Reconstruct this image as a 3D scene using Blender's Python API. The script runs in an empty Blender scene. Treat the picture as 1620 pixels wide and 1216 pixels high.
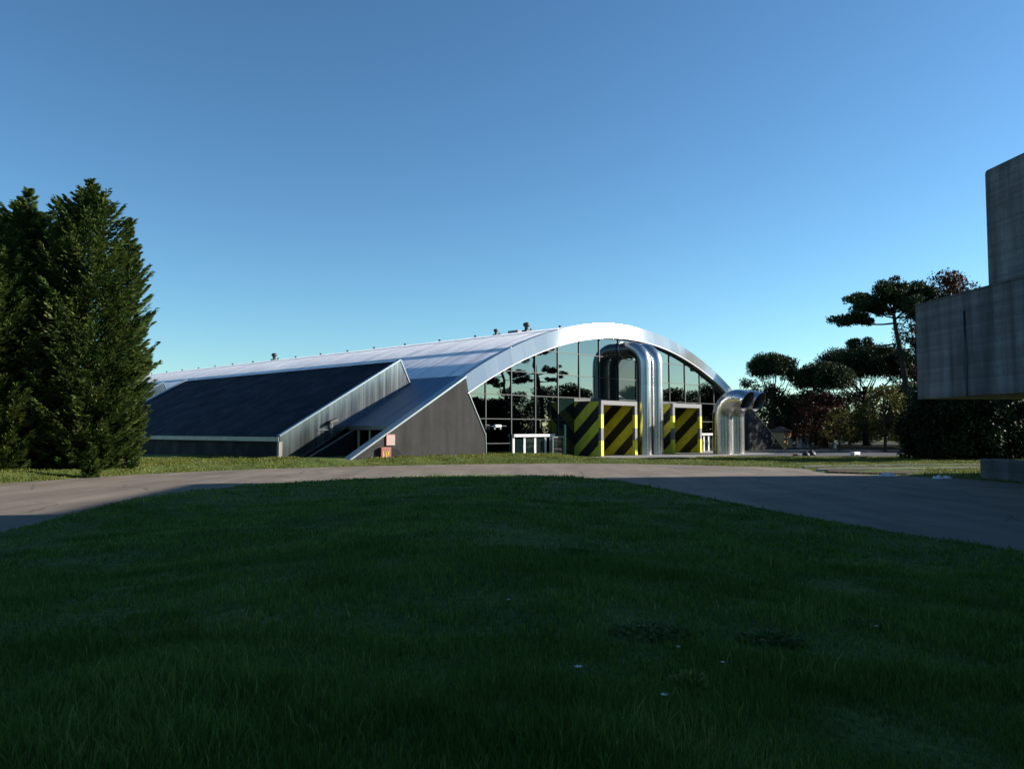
import bpy, math, random
import numpy as np
from mathutils import Vector, Matrix
R = math.radians
rng = np.random.default_rng(7)
random.seed(7)
scene = bpy.context.scene
col = scene.collection

# ------------------------------------------------------------------ camera
cam_d = bpy.data.cameras.new("camera")
cam = bpy.data.objects.new("camera", cam_d)
col.objects.link(cam)
cam.location = (0, 0, 2.75)
cam.rotation_euler = (R(90 + 3.195), 0, 0)
cam_d.sensor_width = 36.0
cam_d.lens = 36.0 * 1290 / 1620
cam_d.clip_start = 0.05
cam_d.clip_end = 6000
scene.camera = cam

# ------------------------------------------------------------------ light
SUN_AZ, SUN_EL = 79.0, 22.0          # azimuth from +Y towards +X
world = bpy.data.worlds.new("World")
scene.world = world
world.use_nodes = True
wn = world.node_tree.nodes
wl = world.node_tree.links
bg = wn["Background"]
sky = wn.new("ShaderNodeTexSky")
sky.sky_type = 'NISHITA'
sky.sun_disc = False
sky.sun_elevation = R(SUN_EL)
sky.sun_rotation = R(SUN_AZ)
sky.altitude = 100
sky.air_density = 1.0
sky.dust_density = 0.2
sky.ozone_density = 4.5
wb = wn.new("ShaderNodeMix"); wb.data_type = 'RGBA'; wb.blend_type = 'MULTIPLY'   # the camera's cool white balance
wb.inputs[0].default_value = 1.0
wb.inputs[7].default_value = (1.06, 1.19, 1.10, 1)
wl.new(sky.outputs[0], wb.inputs[6])
gm = wn.new("ShaderNodeGamma"); gm.inputs[1].default_value = 1.2
wl.new(wb.outputs[2], gm.inputs[0])
wl.new(gm.outputs[0], bg.inputs[0])
bg.inputs[1].default_value = 0.05
sd = bpy.data.lights.new("sun", 'SUN')
sd.energy = 5.0
sd.angle = R(0.53)
sd.color = (1.0, 0.93, 0.82)
so = bpy.data.objects.new("sun", sd)
col.objects.link(so)
sdir = Vector((math.sin(R(SUN_AZ)) * math.cos(R(SUN_EL)), math.cos(R(SUN_AZ)) * math.cos(R(SUN_EL)), math.sin(R(SUN_EL))))
so.rotation_euler = sdir.to_track_quat('Z', 'Y').to_euler()
so.location = (60, 0, 60)
scene.view_settings.view_transform = 'Standard'
scene.view_settings.look = 'None'
scene.view_settings.exposure = 1.1
scene.view_settings.gamma = 1.0
scene.cycles.max_bounces = 6
scene.cycles.use_denoising = True

# ------------------------------------------------------------------ helpers
def link(o, parent=None):
    col.objects.link(o)
    if parent is not None:
        o.parent = parent
    return o

def tag(o, label=None, cat=None, group=None, kind=None):
    if label: o["label"] = label
    if cat: o["category"] = cat
    if group: o["group"] = group
    if kind: o["kind"] = kind
    return o

def empty(name, loc, rz=0.0):
    o = bpy.data.objects.new(name, None)
    o.empty_display_size = 0.5
    o.location = loc
    o.rotation_euler = (0, 0, rz)
    col.objects.link(o)
    return o

def copy_tree(o, parent=None):
    c = o.copy()
    col.objects.link(c)
    if parent is not None:
        c.parent = parent
    for ch in list(o.children):
        copy_tree(ch, c)
    return c

def mesh_np(name, V, quads=None, tris=None, mat=None, parent=None, smooth=False, attr=None):
    me = bpy.data.meshes.new(name)
    V = np.asarray(V, np.float32)
    nq = 0 if quads is None else len(quads)
    nt = 0 if tris is None else len(tris)
    me.vertices.add(len(V))
    me.vertices.foreach_set("co", V.ravel())
    idx = []
    if nq: idx.append(np.asarray(quads, np.int32).ravel())
    if nt: idx.append(np.asarray(tris, np.int32).ravel())
    idx = np.concatenate(idx)
    me.loops.add(len(idx))
    me.loops.foreach_set("vertex_index", idx)
    me.polygons.add(nq + nt)
    starts = np.concatenate([np.arange(nq) * 4, nq * 4 + np.arange(nt) * 3]).astype(np.int32)
    me.polygons.foreach_set("loop_start", starts)
    if smooth:
        me.polygons.foreach_set("use_smooth", np.ones(nq + nt, bool))
    if attr is not None:
        a = me.attributes.new("tint", 'FLOAT', 'POINT')
        a.data.foreach_set("value", np.asarray(attr, np.float32))
    me.update(calc_edges=True)
    me.validate()
    if mat: me.materials.append(mat)
    return link(bpy.data.objects.new(name, me), parent)

class MB:
    def __init__(s): s.v, s.f = [], []
    def add(s, vs, fs):
        n = len(s.v)
        s.v += [tuple(p) for p in vs]
        s.f += [tuple(i + n for i in f) for f in fs]
        return s
    def box(s, x0, x1, y0, y1, z0, z1):
        return s.add([(x0,y0,z0),(x1,y0,z0),(x1,y1,z0),(x0,y1,z0),(x0,y0,z1),(x1,y0,z1),(x1,y1,z1),(x0,y1,z1)],
                     [(0,3,2,1),(4,5,6,7),(0,1,5,4),(1,2,6,5),(2,3,7,6),(3,0,4,7)])
    def prism_y(s, poly, y0, y1):
        """poly in (x,z), extruded along y"""
        n = len(poly)
        vs = [(p[0], y0, p[1]) for p in poly] + [(p[0], y1, p[1]) for p in poly]
        fs = [tuple(range(n)), tuple(range(2*n-1, n-1, -1))]
        fs += [(i, i+n, (i+1) % n + n, (i+1) % n) for i in range(n)]
        return s.add(vs, fs)
    def prism_z(s, poly, z0, z1):
        n = len(poly)
        vs = [(p[0], p[1], z0) for p in poly] + [(p[0], p[1], z1) for p in poly]
        fs = [tuple(range(n-1, -1, -1)), tuple(range(n, 2*n))]
        fs += [(i, (i+1) % n, (i+1) % n + n, i+n) for i in range(n)]
        return s.add(vs, fs)
    def bar(s, p, q, w, h=None):
        """box-section bar from p to q"""
        h = h or w
        p, q = Vector(p), Vector(q)
        d = (q - p).normalized()
        up = Vector((0, 0, 1)) if abs(d.z) < .95 else Vector((0, 1, 0))
        a = d.cross(up).normalized(); b = a.cross(d).normalized()
        vs = []
        for c in (p, q):
            for i, j in ((-1,-1),(1,-1),(1,1),(-1,1)):
                vs.append(c + a * (i*w/2) + b * (j*h/2))
        return s.add(vs, [(0,1,2,3),(7,6,5,4),(0,4,5,1),(1,5,6,2),(2,6,7,3),(3,7,4,0)])
    def tube(s, pts, rad, n=8, cap=True):
        pts = [Vector(p) for p in pts]
        if not hasattr(rad, '__len__'): rad = [rad] * len(pts)
        base = len(s.v)
        ref = None
        for i, p in enumerate(pts):
            d = (pts[min(i+1, len(pts)-1)] - pts[max(i-1, 0)]).normalized()
            if ref is None:
                ref = Vector((1,0,0)) if abs(d.x) < .9 else Vector((0,1,0))
            a = (ref - d * ref.dot(d)).normalized(); ref = a
            b = d.cross(a)
            for k in range(n):
                t = 2*math.pi*k/n
                s.v.append(tuple(p + (a*math.cos(t) + b*math.sin(t)) * rad[i]))
        for i in range(len(pts)-1):
            for k in range(n):
                s.f.append((base+i*n+k, base+i*n+(k+1)%n, base+(i+1)*n+(k+1)%n, base+(i+1)*n+k))
        if cap:
            s.f.append(tuple(base+k for k in range(n-1,-1,-1)))
            s.f.append(tuple(base+(len(pts)-1)*n+k for k in range(n)))
        return s
    def build(s, name, mat, parent=None, smooth=False, bevel=0, angle=40):
        me = bpy.data.meshes.new(name)
        me.from_pydata(s.v, [], s.f)
        me.update()
        if mat: me.materials.append(mat)
        o = link(bpy.data.objects.new(name, me), parent)
        if smooth:
            me.polygons.foreach_set("use_smooth", np.ones(len(me.polygons), bool))
            me.set_sharp_from_angle(angle=R(angle))
        if bevel:
            m = o.modifiers.new("bevel", 'BEVEL'); m.width = bevel; m.segments = 2; m.limit_method = 'ANGLE'
        return o

# ------------------------------------------------------------------ materials
def new_mat(name):
    m = bpy.data.materials.new(name); m.use_nodes = True
    nt = m.node_tree
    return m, nt.nodes, nt.links, nt.nodes["Principled BSDF"]

def ramp(n, l, src, stops):
    r = n.new("ShaderNodeValToRGB")
    e = r.color_ramp.elements
    while len(e) < len(stops): e.new(0.5)
    for k, (p, c) in enumerate(stops):
        e[k].position = p
        e[k].color = (c[0], c[1], c[2], 1) if hasattr(c, '__len__') else (c, c, c, 1)
    l.new(src, r.inputs[0])
    return r.outputs[0]

def noise(n, l, scale, detail=4, vec=None, rough=.55, coord='Object'):
    t = n.new("ShaderNodeTexNoise")
    t.inputs["Scale"].default_value = scale
    t.inputs["Detail"].default_value = detail
    t.inputs["Roughness"].default_value = rough
    if vec is None:
        tc = n.new("ShaderNodeTexCoord"); vec = tc.outputs[coord]
    l.new(vec, t.inputs["Vector"])
    return t.outputs["Fac"]

def mapping(n, l, scale, rot=(0,0,0)):
    tc = n.new("ShaderNodeTexCoord"); mp = n.new("ShaderNodeMapping")
    mp.inputs["Scale"].default_value = scale
    mp.inputs["Rotation"].default_value = rot
    l.new(tc.outputs["Object"], mp.inputs[0])
    return mp.outputs[0]

def bump(n, l, h, p, strength=.3, dist=.05):
    b = n.new("ShaderNodeBump"); b.inputs["Strength"].default_value = strength; b.inputs["Distance"].default_value = dist
    l.new(h, b.inputs["Height"]); l.new(b.outputs[0], p.inputs["Normal"])

def mixc(n, l, fac, a, b, mode='MIX'):
    m = n.new("ShaderNodeMix"); m.data_type = 'RGBA'; m.blend_type = mode
    for sock, val in ((m.inputs[0], fac), (m.inputs[6], a), (m.inputs[7], b)):
        if hasattr(val, 'is_linked'): l.new(val, sock)
        elif hasattr(val, '__len__'): sock.default_value = (*val, 1)
        else: sock.default_value = val
    return m.outputs[2]

def math_n(n, l, op, a, b=None, c=None):
    m = n.new("ShaderNodeMath"); m.operation = op
    for i, v in enumerate((a, b, c)):
        if v is None: continue
        if hasattr(v, 'is_linked'): l.new(v, m.inputs[i])
        else: m.inputs[i].default_value = v
    return m.outputs[0]

def simple(name, c, rough=.6, metal=0.0, var=.15, scale=3.0, spec=.5, bmp=0.0):
    m, n, l, p = new_mat(name)
    f = noise(n, l, scale, 6)
    lo = tuple(x*(1-var) for x in c); hi = tuple(min(1, x*(1+var)) for x in c)
    l.new(ramp(n, l, f, [(.3, lo), (.7, hi)]), p.inputs["Base Color"])
    p.inputs["Roughness"].default_value = rough
    p.inputs["Metallic"].default_value = metal
    p.inputs["Specular IOR Level"].default_value = spec
    if bmp: bump(n, l, noise(n, l, scale*8, 5), p, bmp, .02)
    return m

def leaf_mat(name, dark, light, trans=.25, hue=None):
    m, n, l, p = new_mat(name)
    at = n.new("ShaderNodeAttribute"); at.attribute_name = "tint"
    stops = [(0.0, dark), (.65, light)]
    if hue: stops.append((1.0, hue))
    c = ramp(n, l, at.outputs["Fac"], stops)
    l.new(c, p.inputs["Base Color"])
    p.inputs["Roughness"].default_value = .55
    p.inputs["Specular IOR Level"].default_value = .1
    tr = n.new("ShaderNodeBsdfTranslucent"); l.new(c, tr.inputs[0])
    mx = n.new("ShaderNodeMixShader"); mx.inputs[0].default_value = trans
    l.new(p.outputs[0], mx.inputs[1]); l.new(tr.outputs[0], mx.inputs[2])
    l.new(mx.outputs[0], n["Material Output"].inputs[0])
    return m

def metal_mat(name, c, rough, seam_axis=None, seam=1.0, brush=(1,1,1), metal=1.0, seamdark=.6, var=.1, seamw=.04):
    m, n, l, p = new_mat(name)
    v = mapping(n, l, brush)
    f = noise(n, l, 1.0, 6, vec=v, rough=.6)
    base = ramp(n, l, f, [(.3, tuple(x*(1-var) for x in c)), (.7, tuple(min(1,x*(1+var)) for x in c))])
    rr = n.new("ShaderNodeMapRange"); l.new(f, rr.inputs[0])
    rr.inputs[1].default_value = .3; rr.inputs[2].default_value = .7
    rr.inputs[3].default_value = rough*.8; rr.inputs[4].default_value = rough*1.25
    l.new(rr.outputs[0], p.inputs["Roughness"])
    if seam_axis is not None:
        tc = n.new("ShaderNodeTexCoord"); sx = n.new("ShaderNodeSeparateXYZ"); l.new(tc.outputs["Object"], sx.inputs[0])
        q = math_n(n, l, 'DIVIDE', sx.outputs[seam_axis], seam)
        fr = math_n(n, l, 'FRACT', q)
        ln = math_n(n, l, 'LESS_THAN', fr, seamw)
        # each sheet differs slightly from the next
        fl = math_n(n, l, 'FLOOR', q)
        wn_ = n.new("ShaderNodeTexWhiteNoise"); wn_.noise_dimensions = '1D'; l.new(fl, wn_.inputs["W"])
        tone = n.new("ShaderNodeMapRange"); l.new(wn_.outputs["Value"], tone.inputs[0])
        tone.inputs[3].default_value = 1 - var*1.3; tone.inputs[4].default_value = 1 + var*1.3
        base = mixc(n, l, 1.0, base, tone.outputs[0], 'MULTIPLY')
        base = mixc(n, l, ln, base, tuple(x*seamdark for x in c))
        if seamw > .01: bump(n, l, ln, p, .5, .03)
    l.new(base, p.inputs["Base Color"])
    p.inputs["Metallic"].default_value = metal
    return m

M = {}
# ground under the grass
def ground_mat():
    m, n, l, p = new_mat("grass_ground")
    a = noise(n, l, .35, 6); b = noise(n, l, 9.0, 5)
    c1 = ramp(n, l, a, [(.35, (.050,.078,.018)), (.55, (.085,.118,.030)), (.72, (.13,.135,.045))])
    c2 = ramp(n, l, b, [(.3, (.55,.55,.55)), (.7, (1.25,1.25,1.2))])
    l.new(mixc(n, l, 1.0, c1, c2, 'MULTIPLY'), p.inputs["Base Color"])
    p.inputs["Roughness"].default_value = .95; p.inputs["Specular IOR Level"].default_value = .1
    bump(n, l, b, p, .6, .08)
    return m
M['ground'] = ground_mat()
def asphalt_mat(name, c, c2):
    m, n, l, p = new_mat(name)
    a = noise(n, l, .25, 6); g = noise(n, l, 30, 3); st = noise(n, l, 1.6, 5, vec=mapping(n, l, (.5,.06,1), (0,0,R(20))))
    k = ramp(n, l, a, [(.35, c), (.65, c2)])
    k = mixc(n, l, 1.0, k, ramp(n, l, st, [(.35, .80), (.65, 1.15)]), 'MULTIPLY')
    k = mixc(n, l, 1.0, k, ramp(n, l, g, [(.3, .75), (.7, 1.2)]), 'MULTIPLY')
    vo = n.new("ShaderNodeTexVoronoi"); vo.feature = 'DISTANCE_TO_EDGE'; vo.inputs["Scale"].default_value = .22
    tcv = n.new("ShaderNodeTexCoord"); dv = n.new("ShaderNodeTexNoise"); dv.inputs["Scale"].default_value = .8; dv.inputs["Detail"].default_value = 5
    l.new(tcv.outputs["Object"], dv.inputs["Vector"])
    l.new(mixc(n, l, .18, tcv.outputs["Object"], dv.outputs["Color"], 'LINEAR_LIGHT'), vo.inputs["Vector"])
    k = mixc(n, l, math_n(n, l, 'MULTIPLY', math_n(n, l, 'LESS_THAN', vo.outputs["Distance"], .010), .5), k, tuple(x*.35 for x in c))
    l.new(k, p.inputs["Base Color"]); p.inputs["Roughness"].default_value = .85
    p.inputs["Specular IOR Level"].default_value = .25
    bump(n, l, g, p, .35, .015)
    return m
M['asphalt'] = asphalt_mat("asphalt", (.142,.115,.091), (.178,.147,.118))
M['plaza'] = asphalt_mat("plaza_asphalt", (.05,.053,.058), (.075,.078,.083))
M['kerb'] = simple("kerb_stone", (.33,.31,.27), .8, var=.25, scale=2)
M['slab'] = simple("apron_concrete", (.17,.16,.15), .85, var=.2, scale=1)
M['soil'] = simple("bare_soil", (.07,.055,.035), .95, var=.35, scale=3, spec=.1)

def concrete(name, c, board=0.0, stain=.5, rough=.85):
    m, n, l, p = new_mat(name)
    a = noise(n, l, .5, 7, rough=.65)
    drip = noise(n, l, 1.0, 6, vec=mapping(n, l, (1.1,1.1,.09)))
    fine = noise(n, l, 14, 5)
    k = ramp(n, l, a, [(.3, tuple(x*.72 for x in c)), (.7, tuple(x*1.2 for x in c))])
    k = mixc(n, l, stain, k, mixc(n, l, 1.0, k, ramp(n, l, drip, [(.36, .30), (.64, 1.35)]), 'MULTIPLY'))
    k = mixc(n, l, 1.0, k, ramp(n, l, fine, [(.3, .82), (.7, 1.14)]), 'MULTIPLY')
    h = fine
    if board:
        tc = n.new("ShaderNodeTexCoord"); sx = n.new("ShaderNodeSeparateXYZ"); l.new(tc.outputs["Object"], sx.inputs[0])
        q = math_n(n, l, 'DIVIDE', sx.outputs[2], board)
        fr = math_n(n, l, 'FRACT', q)
        ln = math_n(n, l, 'LESS_THAN', fr, .09)
        fl = math_n(n, l, 'FLOOR', q)
        w = n.new("ShaderNodeTexWhiteNoise"); w.noise_dimensions = '1D'; l.new(fl, w.inputs["W"])
        k = mixc(n, l, 1.0, k, ramp(n, l, w.outputs["Value"], [(0, .8), (1, 1.15)]), 'MULTIPLY')
        k = mixc(n, l, math_n(n, l, 'MULTIPLY', ln, .45), k, tuple(x*.35 for x in c))
        h = math_n(n, l, 'SUBTRACT', math_n(n, l, 'MULTIPLY', fine, .4), ln)
    if board and board < .2:
        fx = math_n(n, l, 'SUBTRACT', math_n(n, l, 'FRACT', math_n(n, l, 'DIVIDE', sx.outputs[0], 1.36)), .5)
        fz = math_n(n, l, 'SUBTRACT', math_n(n, l, 'FRACT', math_n(n, l, 'DIVIDE', sx.outputs[2], 1.36)), .5)
        d2 = math_n(n, l, 'ADD', math_n(n, l, 'MULTIPLY', fx, fx), math_n(n, l, 'MULTIPLY', fz, fz))
        k = mixc(n, l, math_n(n, l, 'MULTIPLY', math_n(n, l, 'LESS_THAN', d2, .0011), .75), k, (.02,.02,.02))
        jx = math_n(n, l, 'LESS_THAN', math_n(n, l, 'FRACT', math_n(n, l, 'DIVIDE', sx.outputs[0], 4.08)), .008)
        k = mixc(n, l, math_n(n, l, 'MULTIPLY', jx, .6), k, (.04,.04,.04))
        lime = ramp(n, l, noise(n, l, 1.0, 7, vec=mapping(n, l, (.9,.9,.22)), rough=.7), [(.58, 0), (.72, 1)])
        k = mixc(n, l, math_n(n, l, 'MULTIPLY', lime, .35), k, (.34,.34,.33))
    l.new(k, p.inputs["Base Color"]); p.inputs["Roughness"].default_value = rough
    p.inputs["Specular IOR Level"].default_value = .3
    bump(n, l, h, p, .5, .03)
    return m
M['dark_concrete'] = concrete("dark_gable_concrete", (.036,.036,.035), 0, .35, .95)
M['board_concrete'] = concrete("board_marked_concrete", (.13,.132,.135), .17, .72)
M['coping'] = concrete("stained_coping", (.075,.075,.075), 0, .7)
M['wall_concrete'] = concrete("planter_concrete", (.10,.10,.10), .5, .6)
M['post_concrete'] = simple("corner_post_render", (.24,.22,.19), .8, var=.2)

M['vault'] = metal_mat("vault_sheet", (.90,.88,.89), .60, 1, 0.62, (.25,3.0,.25), .6, .72, .10, .06)
def ribs(m, period, dist):
    n, l = m.node_tree.nodes, m.node_tree.links
    p = n["Principled BSDF"]
    tc = n.new("ShaderNodeTexCoord"); sx = n.new("ShaderNodeSeparateXYZ"); l.new(tc.outputs["Object"], sx.inputs[0])
    w = math_n(n, l, 'SINE', math_n(n, l, 'MULTIPLY', sx.outputs[1], 2*math.pi/period))
    bump(n, l, w, p, 1.0, dist)
ribs(M['vault'], .31, .060)
M['skirt'] = metal_mat("skirt_sheet", (.12,.18,.27), .45, 1, 0.62, (.25,2.0,.25), .8, .8, .08, .05)
def fascia_mat():
    m = metal_mat("fascia_aluminium", (.28,.31,.31), .5, 0, 1.72, (1.2,1.2,.05), .0, .7, .09, .012)
    n, l = m.node_tree.nodes, m.node_tree.links
    p = n["Principled BSDF"]; p.inputs["Specular IOR Level"].default_value = 0
    gl = n.new("ShaderNodeBsdfAnisotropic"); gl.distribution = 'BECKMANN'
    gl.inputs["Roughness"].default_value = .16; gl.inputs["Color"].default_value = (.62,.66,.66,1)
    mx = n.new("ShaderNodeMixShader"); mx.inputs[0].default_value = .45
    l.new(p.outputs[0], mx.inputs[1]); l.new(gl.outputs[0], mx.inputs[2])
    l.new(mx.outputs[0], n["Material Output"].inputs[0])
    return m
M['fascia'] = fascia_mat()
M['cap'] = simple("cap_flashing", (.36,.40,.42), .30, .9, .12, 2)
M['panel'] = metal_mat("end_panel_steel", (.19,.215,.215), .24, 0, 0.62, (3.0,3.0,.10), .95, .55, .09, .03)
M['navy'] = metal_mat("navy_roof", (.006,.007,.015), .7, 1, 0.9, (.5,.5,.5), .0, .7, .12, .03)
M['navy_wall'] = metal_mat("dark_wall_cladding", (.012,.013,.018), .7, 1, 1.2, (.5,.5,.5), .0, .6, .15, .02)
for k_ in ('navy', 'navy_wall'): M[k_].node_tree.nodes['Principled BSDF'].inputs['Specular IOR Level'].default_value = .12
M['gutter'] = simple("gutter_grey", (.22,.23,.22), .5, .6, .15, 1)
M['white'] = simple("white_paint", (.62,.60,.62), .45, 0, .05, 2)
M['grey_paint'] = simple("grey_paint", (.13,.13,.14), .55, 0, .12, 3)
M['yellow'] = simple("yellow_paint", (.62,.60,.030), .5, 0, .10, 3)
M['black'] = simple("black_fitting", (.02,.02,.022), .6, 0, .2, 4)
M['dark'] = simple("dark_interior", (.012,.013,.014), .8, 0, .2, 2, .2)
M['mullion'] = simple("mullion_grey", (.018,.026,.025), .5, 0, .1, 2)
M['steel'] = metal_mat("brushed_steel_pipe", (.52,.52,.52), .27, 2, 1.9, (2.5,2.5,.12), 1.0, .75, .06, .008)
M['pipe_in'] = simple("pipe_inside", (.05,.055,.06), .6, .5, .2, 2)
M['green_post'] = simple("pale_green_paint", (.50,.66,.46), .5, 0, .08, 2)
M['red'] = simple("red_sign_paint", (.24,.055,.035), .5, 0, .12, 5)
M['sign_white'] = simple("faded_sign_white", (.36,.25,.23), .5, 0, .06, 5)
M['ochre'] = simple("ochre_render", (.62,.36,.13), .8, 0, .15, 1.5)
M['cream'] = simple("cream_render", (.78,.70,.52), .8, 0, .08, 1.5)
M['tile'] = simple("brown_roof_tile", (.16,.08,.05), .8, 0, .2, 4)
M['plastic'] = simple("white_plastic_sheet", (.74,.74,.76), .4, 0, .08, 2)
M['bark'] = simple("bark", (.075,.055,.040), .9, 0, .4, 5, .1, .8)
M['bark_dark'] = simple("dark_bark", (.04,.032,.026), .9, 0, .4, 5, .1, .8)

def glass_mat():
    m, n, l, p = new_mat("tinted_mirror_glass")
    oi = n.new("ShaderNodeObjectInfo")
    l.new(ramp(n, l, oi.outputs["Random"], [(0, (.135,.165,.175)), (1, (.175,.210,.220))]), p.inputs["Base Color"])
    p.inputs["Metallic"].default_value = 1.0
    p.inputs["Roughness"].default_value = .012
    bump(n, l, noise(n, l, .35, 2), p, .06, .12)
    return m
M['glass'] = glass_mat()
def door_glass():
    m, n, l, p = new_mat("dark_door_glass")
    p.inputs["Base Color"].default_value = (.006,.014,.014,1)
    p.inputs["Roughness"].default_value = .03
    p.inputs["IOR"].default_value = 1.6
    return m
M['door_glass'] = door_glass()

def stripes(name, axis, slope, period, phase, yel, blk):
    m, n, l, p = new_mat(name)
    tc = n.new("ShaderNodeTexCoord"); sx = n.new("ShaderNodeSeparateXYZ"); l.new(tc.outputs["Object"], sx.inputs[0])
    a = math_n(n, l, 'MULTIPLY', sx.outputs[axis], slope)
    q = math_n(n, l, 'SUBTRACT', sx.outputs[2], a)
    fr = math_n(n, l, 'FRACT', math_n(n, l, 'ADD', math_n(n, l, 'DIVIDE', q, period), phase))
    st = math_n(n, l, 'LESS_THAN', fr, .5)
    d = noise(n, l, 1.4, 6)
    y = mixc(n, l, 1.0, yel, ramp(n, l, d, [(.3, .82), (.7, 1.12)]), 'MULTIPLY')
    c = mixc(n, l, st, y, blk)
    l.new(c, p.inputs["Base Color"]); p.inputs["Roughness"].default_value = .6
    bump(n, l, noise(n, l, 60, 2), p, .2, .01)
    return m

# ------------------------------------------------------------------ terrain
def polydist(P, L, closed=False):
    """distance of points P (n,2) to polyline L"""
    L = np.asarray(L, float)
    segs = [(L[i], L[i+1]) for i in range(len(L)-1)]
    if closed: segs.append((L[-1], L[0]))
    best = np.full(len(P), 1e9)
    for a, b in segs:
        ab = b - a
        t = np.clip(((P-a) @ ab) / (ab @ ab), 0, 1)
        best = np.minimum(best, np.linalg.norm(P - (a + t[:,None]*ab), axis=1))
    return best

def inside(P, L):
    L = np.asarray(L, float); r = np.zeros(len(P), bool)
    j = len(L) - 1
    for i in range(len(L)):
        xi, yi = L[i]; xj, yj = L[j]
        c = ((yi > P[:,1]) != (yj > P[:,1])) & (P[:,0] < (xj-xi)*(P[:,1]-yi)/(yj-yi+1e-12)+xi)
        r ^= c; j = i
    return r

def smooth_loop(L, k=2, closed=True):
    L = [np.array(p, float) for p in L]
    for _ in range(k):
        o = []
        n = len(L)
        rngi = range(n if closed else n-1)
        if not closed: o.append(L[0])
        for i in rngi:
            a, b = L[i], L[(i+1) % n]
            o += [a*.75+b*.25, a*.25+b*.75]
        if not closed: o.append(L[-1])
        L = o
    return np.array(L)

ISLAND = smooth_loop([(12.6,8),(11.8,18.9),(10.4,23),(8.9,29.6),(7.4,38),(6.2,44.5),(3.2,49.4),(-.5,50.6),(-4.4,49.6),(-8.9,46.6),
                      (-13.6,41.8),(-15.6,33.8),(-14.8,28),(-14.0,22),(-15,10),(-15.5,-10),(-14,-30),(13,-30),(13,-8)], 2)
ISLAND[:, :] = np.where((ISLAND[:,1] > 12)[:,None], ISLAND*(1-.075*np.clip((ISLAND[:,1]-12)/10, 0, 1))[:,None], ISLAND)
FAR = smooth_loop([(-70,5),(-42,24),(-30,36),(-26,42),(-24.4,48),(-20.8,54.3),(-15.8,59.4),(-7.7,64.2),(0,66.8),(5,67.3),(10.2,66.3),(17,62),(21.2,58.6),
                   (19.6,52.6),(22.4,50.2),(25.4,46.6),(26.2,41),(27.4,20),(28.6,-30)], 2, False)
ROAD = np.vstack([FAR, [(28.6,-60),(-70,-60)]])

def sstep(x, a, b):
    t = np.clip((x-a)/(b-a), 0, 1); return t*t*(3-2*t)

def height(P):
    P = np.asarray(P, float)
    h = np.zeros(len(P))
    inI = inside(P, ISLAND)
    dI = polydist(P, ISLAND, True)
    hl = 1.15 * np.clip(1 - P[:,1]/54.0, .0, 1) * np.clip(dI/12.5, 0, 1)
    hl += .05*np.sin(P[:,0]*.9+P[:,1]*.31)*np.sin(P[:,1]*.53-P[:,0]*.2)*np.clip(dI/3,0,1)
    h = np.where(inI, np.maximum(hl, .21*np.clip(dI/.5,0,1))+.02*np.clip(dI/.3,0,1), h)
    inR = inside(P, ROAD)
    out = ~inR
    dF = polydist(P, FAR)
    amp = .50 - .28*sstep(P[:,0], -1, 9) - .12*sstep(P[:,0], 12, 20)
    amp = amp * (1 - .25*sstep(-P[:,0], 14, 24))
    hv = amp * sstep(dF, 0, 3.6)
    hv = hv * (1 - sstep(P[:,0], 4, 10)*sstep(P[:,1], 70, 78))
    hv *= 1 - sstep(P[:,1], 78, 92)
    hv += .05*np.sin(P[:,0]*1.3)*np.sin(P[:,1]*1.1+P[:,0]*.4)*np.clip(dF/2,0,1)*(1-sstep(P[:,1],70,80))
    h = np.where(out, hv+.02*np.clip(dF/.3,0,1), h)
    return h

def axis(lo, hi, step, far):
    a = list(np.arange(lo, hi+1e-6, step)); s = step; x = hi
    while x < far: s *= 1.5; x += s; a.append(x)
    s = step; x = lo; b = []
    while x > -far: s *= 1.5; x -= s; b.append(x)
    return np.array(b[::-1] + a)
gx = axis(-45, 45, .6, 2600); gy = axis(-8, 100, .6, 2600)
GX, GY = np.meshgrid(gx, gy)
P = np.stack([GX.ravel(), GY.ravel()], 1)
H = height(P)
V = np.column_stack([P, H])
nx, ny = len(gx), len(gy)
ii = (np.arange(ny-1)[:,None]*nx + np.arange(nx-1)[None,:]).ravel()
Q = np.column_stack([ii, ii+1, ii+1+nx, ii+nx])
g = mesh_np("ground", V, Q, mat=M['ground'], smooth=True)
tag(g, "grass covered ground reaching to the horizon", "ground", kind="structure")

# road: the whole carriageway, a sheet just above the ground, cut out round the lawn
def strip_between(A, B, z, name, mat):
    n = len(A); V = [(x, y, z) for x, y in A] + [(x, y, z) for x, y in B]
    Q = [(i, i+1, n+i+1, n+i) for i in range(n-1)]
    return mesh_np(name, V, Q, mat=mat)
# radial parametrisation about the lawn's centre
def radial(poly, c, ang, closed):
    out = []
    L = np.asarray(poly)
    n = len(L)
    for a in ang:
        d = np.array([math.cos(a), math.sin(a)]); best = None
        for i in range(n if closed else n-1):
            p, q = L[i]-c, L[(i+1) % n]-c
            e = q-p; den = d[0]*e[1]-d[1]*e[0]
            if abs(den) < 1e-9: continue
            t = (p[0]*e[1]-p[1]*e[0])/den; u = (p[0]*d[1]-p[1]*d[0])/den
            if t > 0 and -1e-9 <= u <= 1+1e-9 and (best is None or t > best): best = t
        out.append(c + d*(best if best else 30))
    return np.array(out)
cI = np.array([-1.5, 22.0])
ang = np.linspace(-math.pi*.5, math.pi*1.5, 361)
inn = radial(ISLAND, cI, ang, True); outr = radial(ROAD, cI, ang, True)
inn = cI + (inn-cI)*.985
road_v = []; NS = 10
for k in range(NS+1):
    road_v.append(inn*(1-k/NS)+outr*(k/NS))
RV = np.vstack(road_v); RV3 = np.column_stack([RV, np.full(len(RV), .012)])
na = len(ang)
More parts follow.
